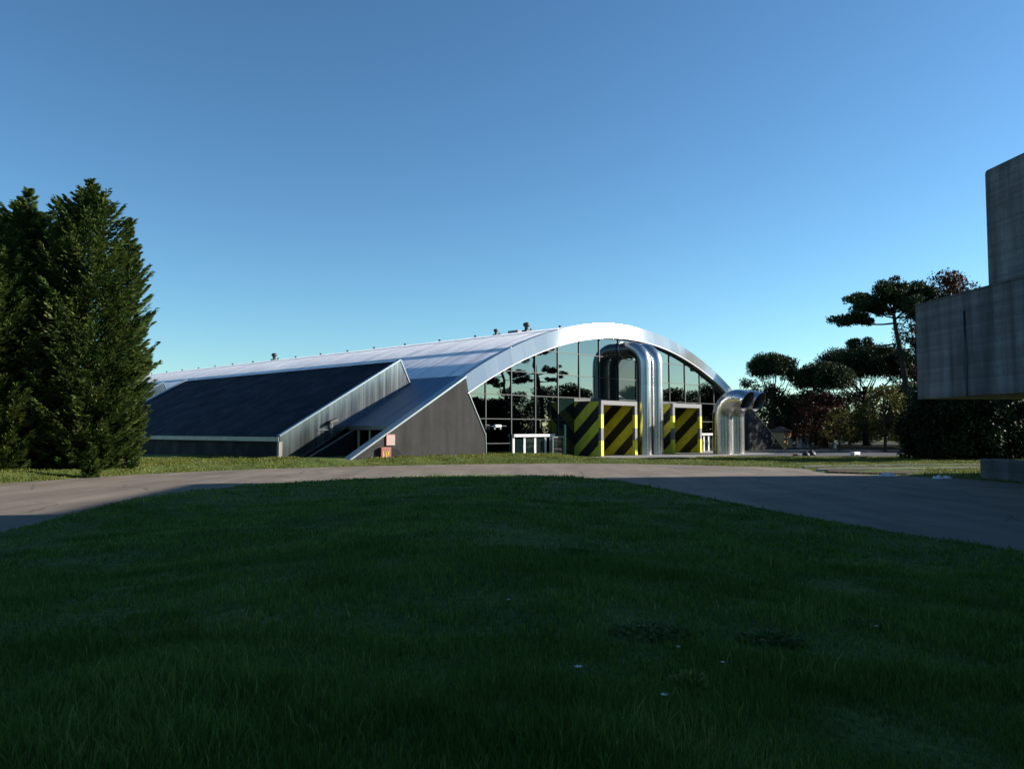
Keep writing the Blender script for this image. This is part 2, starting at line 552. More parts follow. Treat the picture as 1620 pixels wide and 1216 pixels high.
RQ = [(k*na+i, k*na+i+1, (k+1)*na+i+1, (k+1)*na+i) for k in range(NS) for i in range(na-1)]
rd = mesh_np("road", RV3, RQ, mat=M['asphalt'])
tag(rd, "grey asphalt road curving round the lawn", "road", kind="structure")

# ------------------------------------------------------------------ hall
P0 = Vector((-2.3, 75.0, 0)); RZ = math.atan2(.72194658, .6919488)
Bv = Vector((.6919488, .72194658, 0)); Av = Vector((-.72194658, .6919488, 0))
def W(u, v, z=0.0): return P0 + Av*u + Bv*v + Vector((0, 0, z))
VC = 22.3
def zo(v):
    x = abs(v-VC)
    return 14.5-.0112*x*x if x <= 24 else 8.0488-.575*(x-24)
def zi(v): return 12.9-.0112*(v-VC)**2
LEN = 150.0
hall = empty("exhibition_hall", P0, RZ)
tag(hall, "long arched metal-roofed hall with a mirrored glass gable and dark concrete flanks", "hall")
# vault sheet (local x = v, y = u)
def sheet(vs, zf, us, thick):
    mb = MB(); n = len(vs)
    for u in us:
        for v in vs: mb.v.append((v, u, zf(v)))
    m = len(us)
    for j in range(m-1):
        for i in range(n-1): mb.f.append((j*n+i, j*n+i+1, (j+1)*n+i+1, (j+1)*n+i))
    k = len(mb.v)
    for u in us:
        for v in vs: mb.v.append((v, u, zf(v)-thick))
    for j in range(m-1):
        for i in range(n-1): mb.f.append((k+(j+1)*n+i, k+(j+1)*n+i+1, k+j*n+i+1, k+j*n+i))
    for i in range(n-1):
        mb.f.append((i+1, i, k+i, k+i+1)); e = (m-1)*n; mb.f.append((e+i, e+i+1, k+e+i+1, k+e+i))
    for j in range(m-1):
        mb.f.append((j*n, (j+1)*n, k+(j+1)*n, k+j*n)); mb.f.append(((j+1)*n+n-1, j*n+n-1, k+j*n+n-1, k+(j+1)*n+n-1))
    return mb
vs = list(np.linspace(VC-24.6, VC+24.6, 73))
us = [.42] + list(np.linspace(8, LEN, 20))
sheet(vs, zo, us, .35).build("roof_vault", M['vault'], hall, True, angle=30)
for sgn in (-1, 1):
    a, b = VC+sgn*24.62, VC+sgn*32.5
    sheet(sorted([a, b]), lambda v: zo(v)-.012, [.3, LEN], .30).build("roof_skirt", M['skirt'], hall)
    mb = MB()
    x0, x1 = sorted((b, b+sgn*.06))
    mb.box(x0, x1, .3, LEN, zo(b)-.40, zo(b)-.02)
    mb.build("eave_fascia", M['gutter'], hall)
# longitudinal purlin joints on the vault (raised laps)
mb = MB()
for v in (VC-18.5, VC-11.5, VC-5):
    mb.bar((v, .5, zo(v)+.01), (v, LEN, zo(v)+.01), .14, .05)
mb.build("roof_lap", M['vault'], hall)
# gable fascia: bevelled ring leaning back 14 degrees
fv = list(np.linspace(VC-24.75, VC+24.75, 100))
mb = MB()
for v in fv:
    d = (v-VC)*.0
    mb.v += [(v, 0.0, zi(v)), (v, .40, zo(v)+.02), (v, .95, zo(v)+.02), (v, 1.0, zi(v)+.03)]
for i in range(len(fv)-1):
    for k in range(4):
        mb.f.append((4*i+k, 4*(i+1)+k, 4*(i+1)+(k+1) % 4, 4*i+(k+1) % 4))
mb.f += [(3,2,1,0), tuple(4*(len(fv)-1)+k for k in range(4))]
mb.build("gable_fascia", M['fascia'], hall, True, angle=25)
mb = MB()
for i in range(len(fv)-1):
    mb.bar((fv[i], -.03, zi(fv[i])), (fv[i+1], -.03, zi(fv[i+1])), .07, .09)
mb.build("fascia_trim", M['white'], hall)
# concrete flanks
for sgn in (-1, 1):
    V_ = lambda x: VC+sgn*x
    top = [(x, zo(VC+x)) for x in (24.95, 27, 29, 32, 35, 38.1)]
    poly = [(V_(22.4), -.3), (V_(22.49), 2.29), (V_(24.6), 6.07)]+[(V_(x), z-.02) for x, z in top]+[(V_(38.1), -.3)]
    if sgn > 0: poly = poly[::-1]
    w = MB().prism_y(poly, .0, .85).build("gable_wall", M['dark_concrete'], hall)
    mb = MB()
    pts = [(V_(24.95), 7.51), (V_(28.5), zo(V_(28.5))), (V_(32.5), zo(V_(32.5))), (V_(38.2), zo(V_(38.2)))]
    for a, b in zip(pts[:-1], pts[1:]):
        mb.bar((a[0], .42, a[1]+.03), (b[0], .42, b[1]+.03), .98, .14)
    mb.build("wall_cap", M['cap'], hall)
    mb = MB(); mb.bar((V_(24.62), -.01, 6.07), (V_(22.47), -.01, 2.29), .10, .08); mb.bar((V_(22.47), -.01, 2.29), (V_(22.38), -.01, -.2), .08, .08)
    mb.build("edge_trim", M['cap'], hall)
# thin dark round-topped panel at the foot of the left concrete flank
mb = MB()
poly = [(-10.75+.9*math.cos(t), .30+.95*math.sin(t)) for t in np.linspace(0, math.pi, 12)]
mb.prism_y(poly, -.03, .02); mb.build("dark_arch_panel", M['dark'], hall)
# glass wall
G = .5
cols = [-3.0]+[.28+3.43*k for k in range(14)]+[48.0]
cols[-2] = min(cols[-2], 45.0)
rows = [-.1, 1.5, 3.8, 6.1, 8.4, 10.7, 13.2]
gw = MB()
TUN = ((13.2, 19.5), (26.4, 32.6))          # the two striped boxes run through the glass wall
for c in cols[1:-1]:
    t = zi(c)+.02
    if t > 0: gw.box(c-.05, c+.05, G-.09, G+.06, 6.0 if any(p < c < q for p, q in TUN) else -.1, t)
for r in rows[1:-1]:
    x = math.sqrt(max(0, (12.92-r)/.0112)); x0, x1 = max(VC-x, -3), min(VC+x, 48)
    if r > 5.7: gw.box(x0, x1, G-.06, G+.05, r-.035, r+.035)
    else:
        for p, q in ((x0, TUN[0][0]), (TUN[0][1], TUN[1][0]), (TUN[1][1], x1)): gw.box(p, q, G-.06, G+.05, r-.035, r+.035)
gwall = gw.build("window_frame", M['mullion'], hall)
for i in range(len(cols)-1):
    for j in range(len(rows)-1):
        a, b = cols[i]+.05, cols[i+1]-.05
        lo, hi = rows[j]+.035, rows[j+1]-.035
        if lo < 5:
            for p, q in TUN:
                if p < b < q: b = p-.01
                elif p < a < q: a = q+.01
            if b-a < .1: continue
        sv = [v for v in np.linspace(a, b, 9) if zi(v)+.03 > lo+.05]
        if len(sv) < 2: continue
        if j < 3 and (i == 0 or i == len(cols)-2) and j < 1: continue
        tv = [(v, min(hi, zi(v)+.03)) for v in sv]
        poly = [(sv[0], lo), (sv[-1], lo)]+tv[::-1]
        cx, cz = (sv[0]+sv[-1])/2, (lo+tv[0][1])/2
        rx, rz = random.gauss(0, .0035), random.gauss(0, .0035)
        mb = MB()
        vsq = [(v, G+.01+(v-cx)*rz+(z-cz)*rx, z) for v, z in poly]
        mb.add(vsq+[(x, y+.03, z) for x, y, z in vsq], [tuple(range(len(poly)))])
        mb.build("window_pane", M['door_glass'] if (j < 3 and i == 4) or (i in (6, 7) and j < 5) else M['glass'], gwall)
# doors (local)
def door(x0, x1, n, h, ext=.12):
    mb = MB()
    mb.box(x0-.12, x1+ext, G-.42, G-.10, h-.16, h+.10)
    d = mb.build("door", M['white'], hall)
    st = MB(); gl = MB()
    w = (x1-x0)/n
    for k in range(n+1):
        x = x0+k*w
        st.box(x-.13, x+.13, G-.22, G-.09, 0, h-.163)
    for k in range(n):
        gl.box(x0+k*w+.132, x0+(k+1)*w-.132, G-.17, G-.13, .02, h-.166)
    for k in range(n):
        st.box(x0+k*w+.132, x0+(k+1)*w-.132, G-.2, G-.10, 0, .09)
    st.build("door_stile", M['white'], d); gl.build("door_glazing", M['door_glass'], d)
    for k in range(n):
        MB().bar((x0+(k+.82)*w, G-.30, .9), (x0+(k+.82)*w, G-.30, 1.3), .04).build("door_handle", M['cap'], d)
door(3.85, 8.45, 3, 2.25, 1.2)
door(37.5, 40.9, 3, 2.25)
# side lobby beside the left doors
mb = MB(); mb.box(8.75, 8.83, G-.9, G-.45, 0, 2.05); mb.box(10.4, 10.5, G-.9, G-.1, 0, 2.2); mb.box(8.75, 10.5, G-.92, G-.84, 2.0, 2.09)
mb.build("door_lobby_frame", M['cap'], hall)
mb = MB(); mb.box(8.84, 10.39, G-.88, G-.86, .02, 1.99); mb.build("lobby_glazing", M['door_glass'], hall)
MB().box(11.55, 11.67, G-.16, G-.02, 0, 3.3).build("door_jamb", M['green_post'], hall)
# back wall and ends
mb = MB()
poly = [(v, zo(v)-.4) for v in np.linspace(VC-24.5, VC+24.5, 30)]
mb.prism_y([(VC+24.5, 0)]+poly[::-1]+[(VC-24.5, 0)], LEN-.8, LEN-.3); mb.build("rear_wall", M['dark_concrete'], hall)
# recessed side walls under the eaves
for sgn in (-1, 1):
    x = VC+sgn*30.4
    a, b = sorted((x, x+sgn*-.3))
    MB().box(a, b, .86, LEN, -.2, zo(x)-.36).build("side_wall", M['dark'], hall)
for u, h in ((2.5, 2.85), (4.4, 2.85), (6.05, 2.85)):
    MB().box(VC-32.2-.07, VC-32.2+.07, u-.07, u+.07, 0, h).build("eave_post", M['green_post'], hall)
MB().box(VC-30.75, VC-30.42, 2.0, 3.9, .1, 2.3).build("side_door", simple("dark_green_door", (.02,.07,.03), .4), hall)
# ridge vents
for k in range(19):
    u = 5.4+6.85*k
    if k in (1, 9): continue
    v = 16.6+.3*random.random()
    mb = MB(); z = zo(v)
    mb.tube([(v, u, z-.02), (v, u, z+.12)], .10, 8); mb.tube([(v, u, z+.12), (v, u, z+.17), (v, u, z+.26), (v, u, z+.29)], [.15, .17, .13, .05], 10)
    mb.build("roof_vent", M['black'], hall, True)
def vent_tall(v, u, s, cap):
    mb = MB(); z = zo(v)
    mb.box(v-.45*s, v+.45*s, u-.45*s, u+.45*s, z-.05, z+.18*s)
    mb.tube([(v, u, z+.18*s), (v, u, z+.7*s)], .28*s, 10)
    mb.tube([(v, u, z+.7*s), (v, u, z+.8*s), (v, u, z+1.15*s), (v, u, z+1.25*s)], [.42*s, .5*s, .45*s, .2*s], 10)
    mb.bar((v+.5*s, u-.3, z), (v+.55*s, u-.3, z+.45*s), .18)
    mb.build("roof_ventilator", M['black'], hall, True)
vent_tall(16.3, 10.1, .85, 0); vent_tall(16.6, 15.4, .60, 0); vent_tall(16.8, 67.0, .95, 0)
mb = MB(); mb.box(16.6, 17.3, 11.8, 13.4, zo(16.9)-.05, zo(16.9)+.30); mb.build("roof_hatch", M['grey_paint'], hall, bevel=.02)

# wings on the near side: raised dark roofs
def wing(u0, u1):
    # profile (v,z): gutter -17.02/2.23 ; peak -4.37/9.43 ; foot on roof -3.2/7.32
    g_, pk, ft = (-17.02, 2.20), (-4.50, 9.30), (-3.3, 7.10)
    body = MB().prism_y([(-16.75, -.2), (-15.2, -.2), (ft[0], ft[1]-.12), (pk[0]+.1, pk[1]-.25), (-16.75, 2.0)], u0+.35, u1-.35)
    wg = body.build("side_wing", M['navy_wall'], hall)
    sl = (pk[1]-g_[1])/(pk[0]-g_[0])
    MB().prism_y([(g_[0], g_[1]-.05), (pk[0], pk[1]-.12), (pk[0], pk[1]-.30), (g_[0]+.1, g_[1]-.22)], u0+.3, u1-.3).build("wing_roof", M['navy'], wg)
    MB().box(g_[0]-.12, g_[0]+.05, u0+.05, u1, g_[1]-.40, g_[1]-.03).build("gutter", M['gutter'], wg)
    for a, b in ((u0, u0+.28), (u1-.28, u1)):
        MB().prism_y([(-17.02, -.2), (-15.9, -.2), (ft[0], ft[1]), (pk[0], pk[1]), (g_[0], g_[1])], a, b).build("end_panel", M['panel'], wg)
        mb = MB(); m_ = (a+b)/2
        mb.bar((g_[0]-.05, m_, g_[1]+.06), (pk[0]+.04, m_, pk[1]+.06), .40, .12)
        mb.bar((pk[0]+.03, m_, pk[1]+.08), (ft[0]+.04, m_, ft[1]), .40, .10)
        mb.build("parapet_cap", M['cap'], wg)
    MB().bar((pk[0]+.02, u0+.3, pk[1]-.12), (pk[0]+.02, u1-.3, pk[1]-.12), .16, .12).build("wing_ridge", M['navy'], wg)
    MB().box(-17.12, -16.80, u0-.03, u0+.30, -.2, 1.78).build("corner_post", M['post_concrete'], wg)
wing(7.1, 52.6); wing(59.6, 105.0)
# low buttress kerb beside the wing (thin sloping edge)
for u in (6.4, 53.3):
    mb = MB(); mb.prism_y([(-15.4, -.2), (-10.1, -.2), (-10.1, 2.75), (-15.4, .05)], u, u+.3)
    b = mb.build("buttress", M['dark'], hall)
    mb = MB(); mb.bar((-15.5, u+.15, .02), (-9.6, u+.15, 3.02), .34, .05); mb.build("buttress_cap", M['gutter'], b)

# floodlight on the wing end
fl = empty("floodlight", W(7.1, -12.1, 2.55), RZ)
tag(fl, "black floodlight on a short pale mast against the grey steel end of the wing", "floodlight")
MB().bar((0, -.15, -.1), (0, -.15, .75), .10).bar((0, -.15, .2), (0, .02, .2), .07).bar((-1.3, -.06, .22), (0, -.06, .22), .05).build("mast", M['cap'], fl)
MB().add([(-.45,-.55,.70),(.45,-.55,.95),(.45,.0,.95),(-.45,.0,.70),(-.35,-.5,.98),(.4,-.5,1.25),(.4,-.05,1.25),(-.35,-.05,.98)],
         [(0,3,2,1),(4,5,6,7),(0,1,5,4),(1,2,6,5),(2,3,7,6),(3,0,4,7)]).build("lamp_head", M['black'], fl, bevel=.03)
# security camera on the glass
sc = empty("security_camera", W(.1, .5, 3.1), RZ)
tag(sc, "white security camera on a bracket at the left edge of the glass gable", "camera")
MB().bar((0, .3, .0), (0, -.3, .0), .06).bar((0, -.2, 0), (.35, -.3, 0), .08).build("bracket", M['cap'], sc)
MB().bar((1.05, -.3, .03), (2.1, -.05, .03), .04).build("cable_arm", M['cap'], sc)
MB().box(.22, 1.05, -.48, -.22, -.12, .14).build("camera_body", M['white'], sc, bevel=.05)
for x in (.22, .98): MB().box(x-.07, x+.07, -.42, -.28, -.30, -.10).build("camera_foot", M['cap'], sc)
# two signs on the concrete flank
s1 = empty("wall_sign", W(-.05, -11.1, 1.55), RZ)
tag(s1, "faded pinkish white square sign with a red edge on the sloping dark concrete", "sign")
MB().box(-.42, .42, -.05, .03, -.05, .80).build("board", M['sign_white'], s1)
MB().box(-.48, -.42, -.052, .03, -.05, .80).box(-.48, .42, -.052, .03, .80, .86).build("sign_edge", M['red'], s1)
s2 = empty("wall_box", W(-.05, -11.75, .20), RZ)
tag(s2, "red cabinet with faint yellow marks standing by the low dark arch on the concrete", "cabinet")
MB().box(-.5, .5, -.30, .0, .0, 1.15).build("cabinet_body", M['red'], s2, bevel=.02)
mk = MB()
for a, b in (((-.28,.35),(-.28,.85)), ((-.28,.85),(-.08,.78)), ((-.08,.78),(-.2,.60)), ((.05,.35),(.02,.85)), ((.02,.85),(.2,.5)), ((.2,.5),(.26,.85))):
    mk.bar((a[0], -.305, a[1]), (b[0], -.305, b[1]), .05, .012)
mk.build("cabinet_mark", M['yellow'], s2)

# ------------------------------------------------------------------ striped boxes
YEL = (.30,.29,.035); BLK = (.012,.012,.014)
ss_ = stripes("hazard_side", 1, -.92, 2.70, .40, (.60,.57,.050), BLK)
def striped(v0, v1, label):
    MB().box(v0, v1, G-.02, G+.03, 5.73, 6.06).build("transom_panel", M['mullion'], hall)
    w = v1-v0; h = 5.72
    e = empty("striped_entrance_box", W(-3.0, v0, 0), RZ)
    tag(e, label, "entrance box", "black and yellow striped boxes at the gable")
    MB().box(.06, .14, .30, 4.9, .02, h-.06).build("side_panel", ss_, e)
    MB().box(w-.14, w-.06, .30, 4.9, .02, h-.06).build("side_panel", ss_, e)
    MB().box(.15, w-.15, 4.86, 4.9, .02, h-.06).build("back_panel", M['dark'], e)
    MB().box(.15, w-.15, .36, 4.85, h-.14, h-.06).build("ceiling", M['dark'], e)
    MB().box(.06, w-.06, .36, 4.9, h-.05, h).build("roof", M['grey_paint'], e)
    MB().box(.003, w-.003, -.02, .34, h-.42, h+.03).build("lintel", M['grey_paint'], e, bevel=.015)
    for x in (0, w-.42):
        p = MB().box(x, x+.42, 0, .32, 0, h-.423).build("post", M['grey_paint'], e)
        MB().box(x-.004, x+.424, -.006, .326, 2.95, 4.35).build("yellow_band", M['yellow'], p)
        MB().box(x-.004, x+.424, -.006, .326, .12, 1.68).build("yellow_band", M['yellow'], p)
        MB().box(x-.05, x+.47, -.12, .33, 0, .115).build("post_foot", M['black'], p)
    return e
striped(13.2, 19.5, "larger-looking black and yellow striped box left of the two tall steel pipes")
striped(26.4, 32.6, "black and yellow striped box right of the two tall steel pipes")

# ------------------------------------------------------------------ pipes
def arc(c, r, a0, a1, n):
    return [(c[0]+r*math.cos(t), c[1]+r*math.sin(t)) for t in np.linspace(a0, a1, n)]
def tall_pipe(v, label):
    e = empty("steel_pipe", W(-2.5, v, 0), RZ)
    tag(e, label, "pipe", "tall bent steel pipes against the glass")
    r = .80; zc = 11.70; Rb = 1.75
    path = [(0, 0, .0), (0, 0, 3), (0, 0, 6), (0, 0, zc-Rb)]
    for y, z in arc((Rb, zc-Rb), Rb, math.pi, math.pi/2, 14)[1:]: path.append((0, y, z))
    path.append((0, 3.05, zc))
    MB().tube(path, r, 48, False).build("pipe_shaft", M['steel'], e, True)
    MB().tube([(0, 0, 0), (0, 0, .12)], [r+.12, r+.12], 40).build("base_flange", M['cap'], e, True)
    MB().tube([(0, 2.80, zc), (0, 2.96, zc)], [r+.10, r+.10], 40).build("wall_collar", M['cap'], e, True)
tall_pipe(21.5, "tall bent steel pipe beside the left striped box, nearer of the tall pair")
tall_pipe(23.75, "tall bent steel pipe beside the right striped box, farther of the tall pair")
def low_pipe(v, u, label):
    e = empty("steel_vent_pipe", W(u, v, 0), RZ)
    tag(e, label, "vent pipe", "low hooked steel vent pipes")
    r = 1.06; zc = 4.15; Rb = 2.05
    path = [(0, 0, 0), (0, 0, 2), (0, 0, zc)]
    for y, z in arc((-Rb, zc), Rb, 0, R(120), 22)[1:]: path.append((0, y, z))
    # local -y is towards the viewer's side
    rad = [r]*(len(path)-2)+[r*1.02, r*1.10]
    MB().tube(path, rad, 56, False).build("pipe_shaft", M['steel'], e, True)
    ins = [tuple(p) for p in path[-8:]]
    d = Vector(path[-1])-Vector(path[-2])
    MB().tube(ins, [r*.96]*6+[r*.99, r*1.07], 40, False).build("pipe_lining", M['pipe_in'], e, True)
    m_ = Vector(path[-1]); d.normalize()
    MB().tube([m_-d*.05, m_+d*.04], [r*1.11, r*1.11], 48, False).build("mouth_rim", M['steel'], e, True)
    MB().tube([(0, 0, 0), (0, 0, .1)], [r+.14, r+.14], 40).build("base_flange", M['cap'], e, True)
low_pipe(30.1, -7.1, "hooked steel vent pipe next to the right striped box, nearer of the low pair")
low_pipe(32.9, -7.1, "hooked steel vent pipe next to the right concrete flank, farther of the low pair")

# ------------------------------------------------------------------ apron, plaza, kerbs
def poly_sheet(name, pts, z, mat, label, cat="paving", kind="structure", thick=0.0):
    mb = MB()
    mb.prism_z(pts, z-.25, z) if thick == 0 else mb.prism_z(pts, z-thick, z)
    o = mb.build(name, mat)
    return tag(o, label, cat, kind=kind)
ap = [W(.5, 8.5), W(-4.6, 8.5), W(-10.2, 15.5), W(-10.2, 36.5), W(.5, 44)]
poly_sheet("pavement", [(p.x, p.y) for p in ap], .075, M['slab'], "pale concrete apron under the striped boxes and pipes")
pz = [(23.5,84.5),(46.5,84.5),(58,112),(46,117),(37,117),(33,110),(27,100)]
poly_sheet("plaza", pz, .05, M['plaza'], "grey asphalt plaza in front of the trees")
poly_sheet("forest_floor", [(37,118),(60,116.5),(100,112),(110,190),(38,190)], .045, simple("shade_dark_floor", (.030,.026,.016), .95, 0, .4, 1.5, .1), "ground under the grove, coloured dark for the shade there", "ground")  # floor colour carries the grove's shade
# path with two pale edgings and bare soil at the right of the road
poly_sheet("soil_patch", [(21.6,58.4),(34,61),(35,57.0),(27.5,56),(21.0,55.2)], .115, M['soil'], "strip of bare brown soil between two pale edgings", "soil")
poly_sheet("verge_soil", [(20.9,54.3),(27,55.2),(26.2,51.5),(24.2,50.2),(22.6,50.6),(20.2,52.3)], .11, M['soil'], "triangle of dry brown ground beside the road edge", "soil")
def kerb(name, pts, w, z0, z1, label):
    mb = MB()
    for a, b in zip(pts[:-1], pts[1:]): mb.bar((a[0], a[1], (z0+z1)/2), (b[0], b[1], (z0+z1)/2), w, z1-z0)
    return tag(mb.build(name, M['kerb']), label, "kerb", kind="structure")
kerb("kerb", [(20.9,58.8),(28,60.6),(38,62.5)], .35, -.05, .19, "pale kerb along the grass")
kerb("kerb", [(20.4,54.6),(28,56.0),(36,57.2)], .45, -.05, .17, "pale kerb nearer to the road")

# ------------------------------------------------------------------ concrete building on the right
Cc = Vector((25.4, 51.0, 0)); fd = Vector((.085, -.996, 0)); RC = math.atan2(fd.y, fd.x)
cb = empty("concrete_building", Cc, RC)          # local x along the face (towards the viewer), local y into the road side (+y = right of travel)
tag(cb, "raw board-marked concrete block carried above the ground with a taller tower on it", "building")
# with x along fd, the left-hand normal (+y) points to +X world
sl_ = 0.0
def wallbox(x0, x1, y0, y1, z0, z1): return MB().box(x0, x1, y0, y1, z0, z1)
# block: split round a vertical slot in the face
X1 = 62.0; SX0, SX1 = 4.66, 4.90
wb = wallbox(0, SX0, 0, 16, 4.68, 10.5).box(SX1, X1, 0, 16, 4.68, 10.5).box(SX0, SX1, .35, 16, 4.68, 10.5)
wb.box(SX0, SX1, .0, .35, 9.55, 10.5)
wall = wb.build("wall", M['board_concrete'], cb, bevel=0.0)
tw = wallbox(.57, 16.0, 4.4, 15.0, 10.52, 19.15)
tower = tw.build("tower", M['board_concrete'], cb, bevel=.25)
wallbox(16.05, 60, .8, 15.0, 10.52, 21.5).build("tower", M['board_concrete'], cb, bevel=.25)
wallbox(13, 60, 5.0, 14, 0, 4.66).build("base_wall", M['wall_concrete'], cb)
wallbox(2.2, 3.4, 11.5, 12.7, 0, 4.66).build("pier", M['wall_concrete'], cb)
lens = [(4.72,4.72),(4.86,4.72),(5.00,6.6),(4.97,7.3),(4.79,8.4),(4.60,7.3),(4.58,6.6)]
MB().prism_y(lens, -.03, .3).build("rain_chute", M['coping'], cb)
wallbox(-.03, X1, -.04, 16.03, 10.50, 10.62).build("coping", M['coping'], cb)
# low wall under it
pw = MB().prism_z([(26.3,46.0),(28.9,14.0),(29.9,14.0),(27.3,46.1)], -.2, 1.15)
o = pw.build("retaining_wall", M['wall_concrete'], bevel=.03)
tag(o, "low dark concrete wall at the road edge beneath the raised concrete block", "wall")

# ------------------------------------------------------------------ vegetation
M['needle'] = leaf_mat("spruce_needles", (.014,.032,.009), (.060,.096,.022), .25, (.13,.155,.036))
M['pine'] = leaf_mat("pine_needles", (.012,.024,.010), (.030,.050,.018), .12, (.050,.070,.022))
M['leafdark'] = leaf_mat("dark_leaves", (.014,.022,.008), (.035,.050,.016), .2, (.075,.080,.025))
M['leafred'] = leaf_mat("copper_leaves", (.030,.012,.008), (.070,.028,.014), .2, (.11,.045,.02))
M['leafyellow'] = leaf_mat("yellowing_leaves", (.040,.042,.010), (.10,.095,.025), .3, (.16,.13,.035))
M['bush'] = leaf_mat("bush_leaves", (.008,.017,.006), (.018,.034,.010), .1, (.035,.050,.014))
M['orange'] = leaf_mat("orange_leaves", (.10,.035,.010), (.20,.07,.02), .2, (.26,.11,.03))
M['weed'] = leaf_mat("weed_leaves", (.050,.085,.025), (.10,.15,.045), .2, (.15,.19,.07))
M['weedlight'] = leaf_mat("pale_weed_leaves", (.10,.14,.03), (.20,.26,.06), .3, (.26,.30,.09))

def unit(a): return a/np.maximum(np.linalg.norm(a, axis=-1, keepdims=True), 1e-9)
class Leaves:
    def __init__(s): s.V, s.T = [], []
    def add(s, C, D, L, Wt, tint, roll=None):
        n = len(C); D = unit(D)
        rnd = unit(rng.normal(size=(n, 3)))
        Wv = unit(np.cross(D, rnd))
        L = np.broadcast_to(np.asarray(L, float).reshape(-1, 1), (n, 1)); Wt = np.broadcast_to(np.asarray(Wt, float).reshape(-1, 1), (n, 1))
        v = np.stack([C-D*L*.5, C+Wv*Wt*.5, C+D*L*.5, C-Wv*Wt*.5], 1)
        s.V.append(v.reshape(-1, 3)); s.T.append(np.repeat(np.broadcast_to(np.asarray(tint, float), (n,)), 4))
    def build(s, name, mat, parent):
        V = np.concatenate(s.V); T = np.concatenate(s.T)
        Q = np.arange(len(V)).reshape(-1, 4)
        return mesh_np(name, V, Q, mat=mat, parent=parent, attr=np.clip(T, 0, 1))

def conifer(name, H, prof, nb, seed, loc, label, group=None, per=46, tip=.42, bald=0.0, rz=0):
    """dense spruce: profile prof(z/H) -> radius; upswept twigs to the ground"""
    global rng
    rng = np.random.default_rng(seed)
    e = empty(name, loc, rz); tag(e, label, "tree", group)
    mb = MB(); mb.tube([(0,0,-.2),(0,0,H*.3),(.05,0,H*.6),(0,.03,H*.985)], [H*.017, H*.013, H*.008, .015], 8)
    lv = Leaves()
    for b in range(nb):
        t = 1-(1-(b+rng.random())/nb)**.80
        t = min(max(t, .004), .992)
        z = H*t
        a = rng.random()*2*math.pi
        Lb = prof(t)*(.60+.42*rng.random()**.7)
        if rng.random() < .10: Lb *= 1.16
        dirh = np.array([math.cos(a), math.sin(a), 0])
        s = np.linspace(0, 1, 5)
        rise = Lb*(-.10*(1-t)+.15*t+(.16+tip*(.5+.9*t))*s*s + .25*t*s)*(1 if t < .86 else .55)
        pts = dirh[None]*(Lb*s)[:,None]; pts[:,2] = z+rise-.12*Lb
        if b % 3 == 0: mb.tube([tuple(p) for p in pts], [.05*max(.4,1-t), .04*max(.4,1-t), .03, .02, .008], 4, False)
        n = int(2.7*per*(.35+.65*min(1, Lb/3.0)))
        u = .12+.88*rng.random(n)**.6
        C = np.stack([np.interp(u, s, pts[:,k]) for k in range(3)], 1)
        side = np.array([-dirh[1], dirh[0], 0])
        sp = (1.04-u)*Lb*.34+.12
        off = rng.normal(size=n)*.55*sp
        C = C+side[None]*off[:,None]; C[:,2] -= np.abs(off)*.22+rng.random(n)*.16-.04
        sl = np.array([0, 0, 1.0])*(.12+.75*u[:,None]*tip)
        D = dirh[None]*.85+side[None]*np.sign(off)[:,None]*(.35+.4*rng.random((n,1)))+sl+rng.normal(size=(n,3))*.16
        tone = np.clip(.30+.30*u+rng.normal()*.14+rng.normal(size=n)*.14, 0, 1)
        lv.add(C, D, .22+.29*rng.random(n), .075+.05*rng.random(n), tone)
    mb.build("trunk", M['bark_dark'], e, True)
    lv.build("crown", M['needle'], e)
    return e

def profA(t):   # columnar, rounded at the foot, full to the ground
    pts = [(0,2.4),(.06,3.3),(.2,4.2),(.38,4.3),(.52,3.9),(.65,3.2),(.78,2.4),(.87,1.6),(.94,.7),(1,.05)]
    return float(np.interp(t, [p[0] for p in pts], [p[1] for p in pts]))
def profB(t):
    pts = [(0,3.4),(.1,4.6),(.25,4.9),(.45,4.4),(.65,3.4),(.82,2.0),(.93,.75),(1,.05)]
    return float(np.interp(t, [p[0] for p in pts], [p[1] for p in pts]))

def gz(x, y): return float(height(np.array([[x, y]]))[0])
def on(x, y, dz=0): return (x, y, gz(x, y)+dz)
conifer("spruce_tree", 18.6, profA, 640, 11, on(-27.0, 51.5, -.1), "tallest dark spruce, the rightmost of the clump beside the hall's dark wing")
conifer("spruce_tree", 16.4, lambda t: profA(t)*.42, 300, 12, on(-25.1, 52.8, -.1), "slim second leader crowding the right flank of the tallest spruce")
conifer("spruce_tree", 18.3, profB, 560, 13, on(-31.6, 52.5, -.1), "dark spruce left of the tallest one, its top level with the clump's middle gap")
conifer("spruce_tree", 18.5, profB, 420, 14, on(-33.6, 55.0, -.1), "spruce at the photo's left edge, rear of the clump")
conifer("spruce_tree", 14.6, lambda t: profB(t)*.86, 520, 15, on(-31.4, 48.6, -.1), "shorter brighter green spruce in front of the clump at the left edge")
conifer("spruce_sapling", 1.9, lambda t: .52*(1-t)+.05, 60, 16, on(-24.4, 47.4, -.05), "small green sapling at the foot of the tallest spruce", per=30)

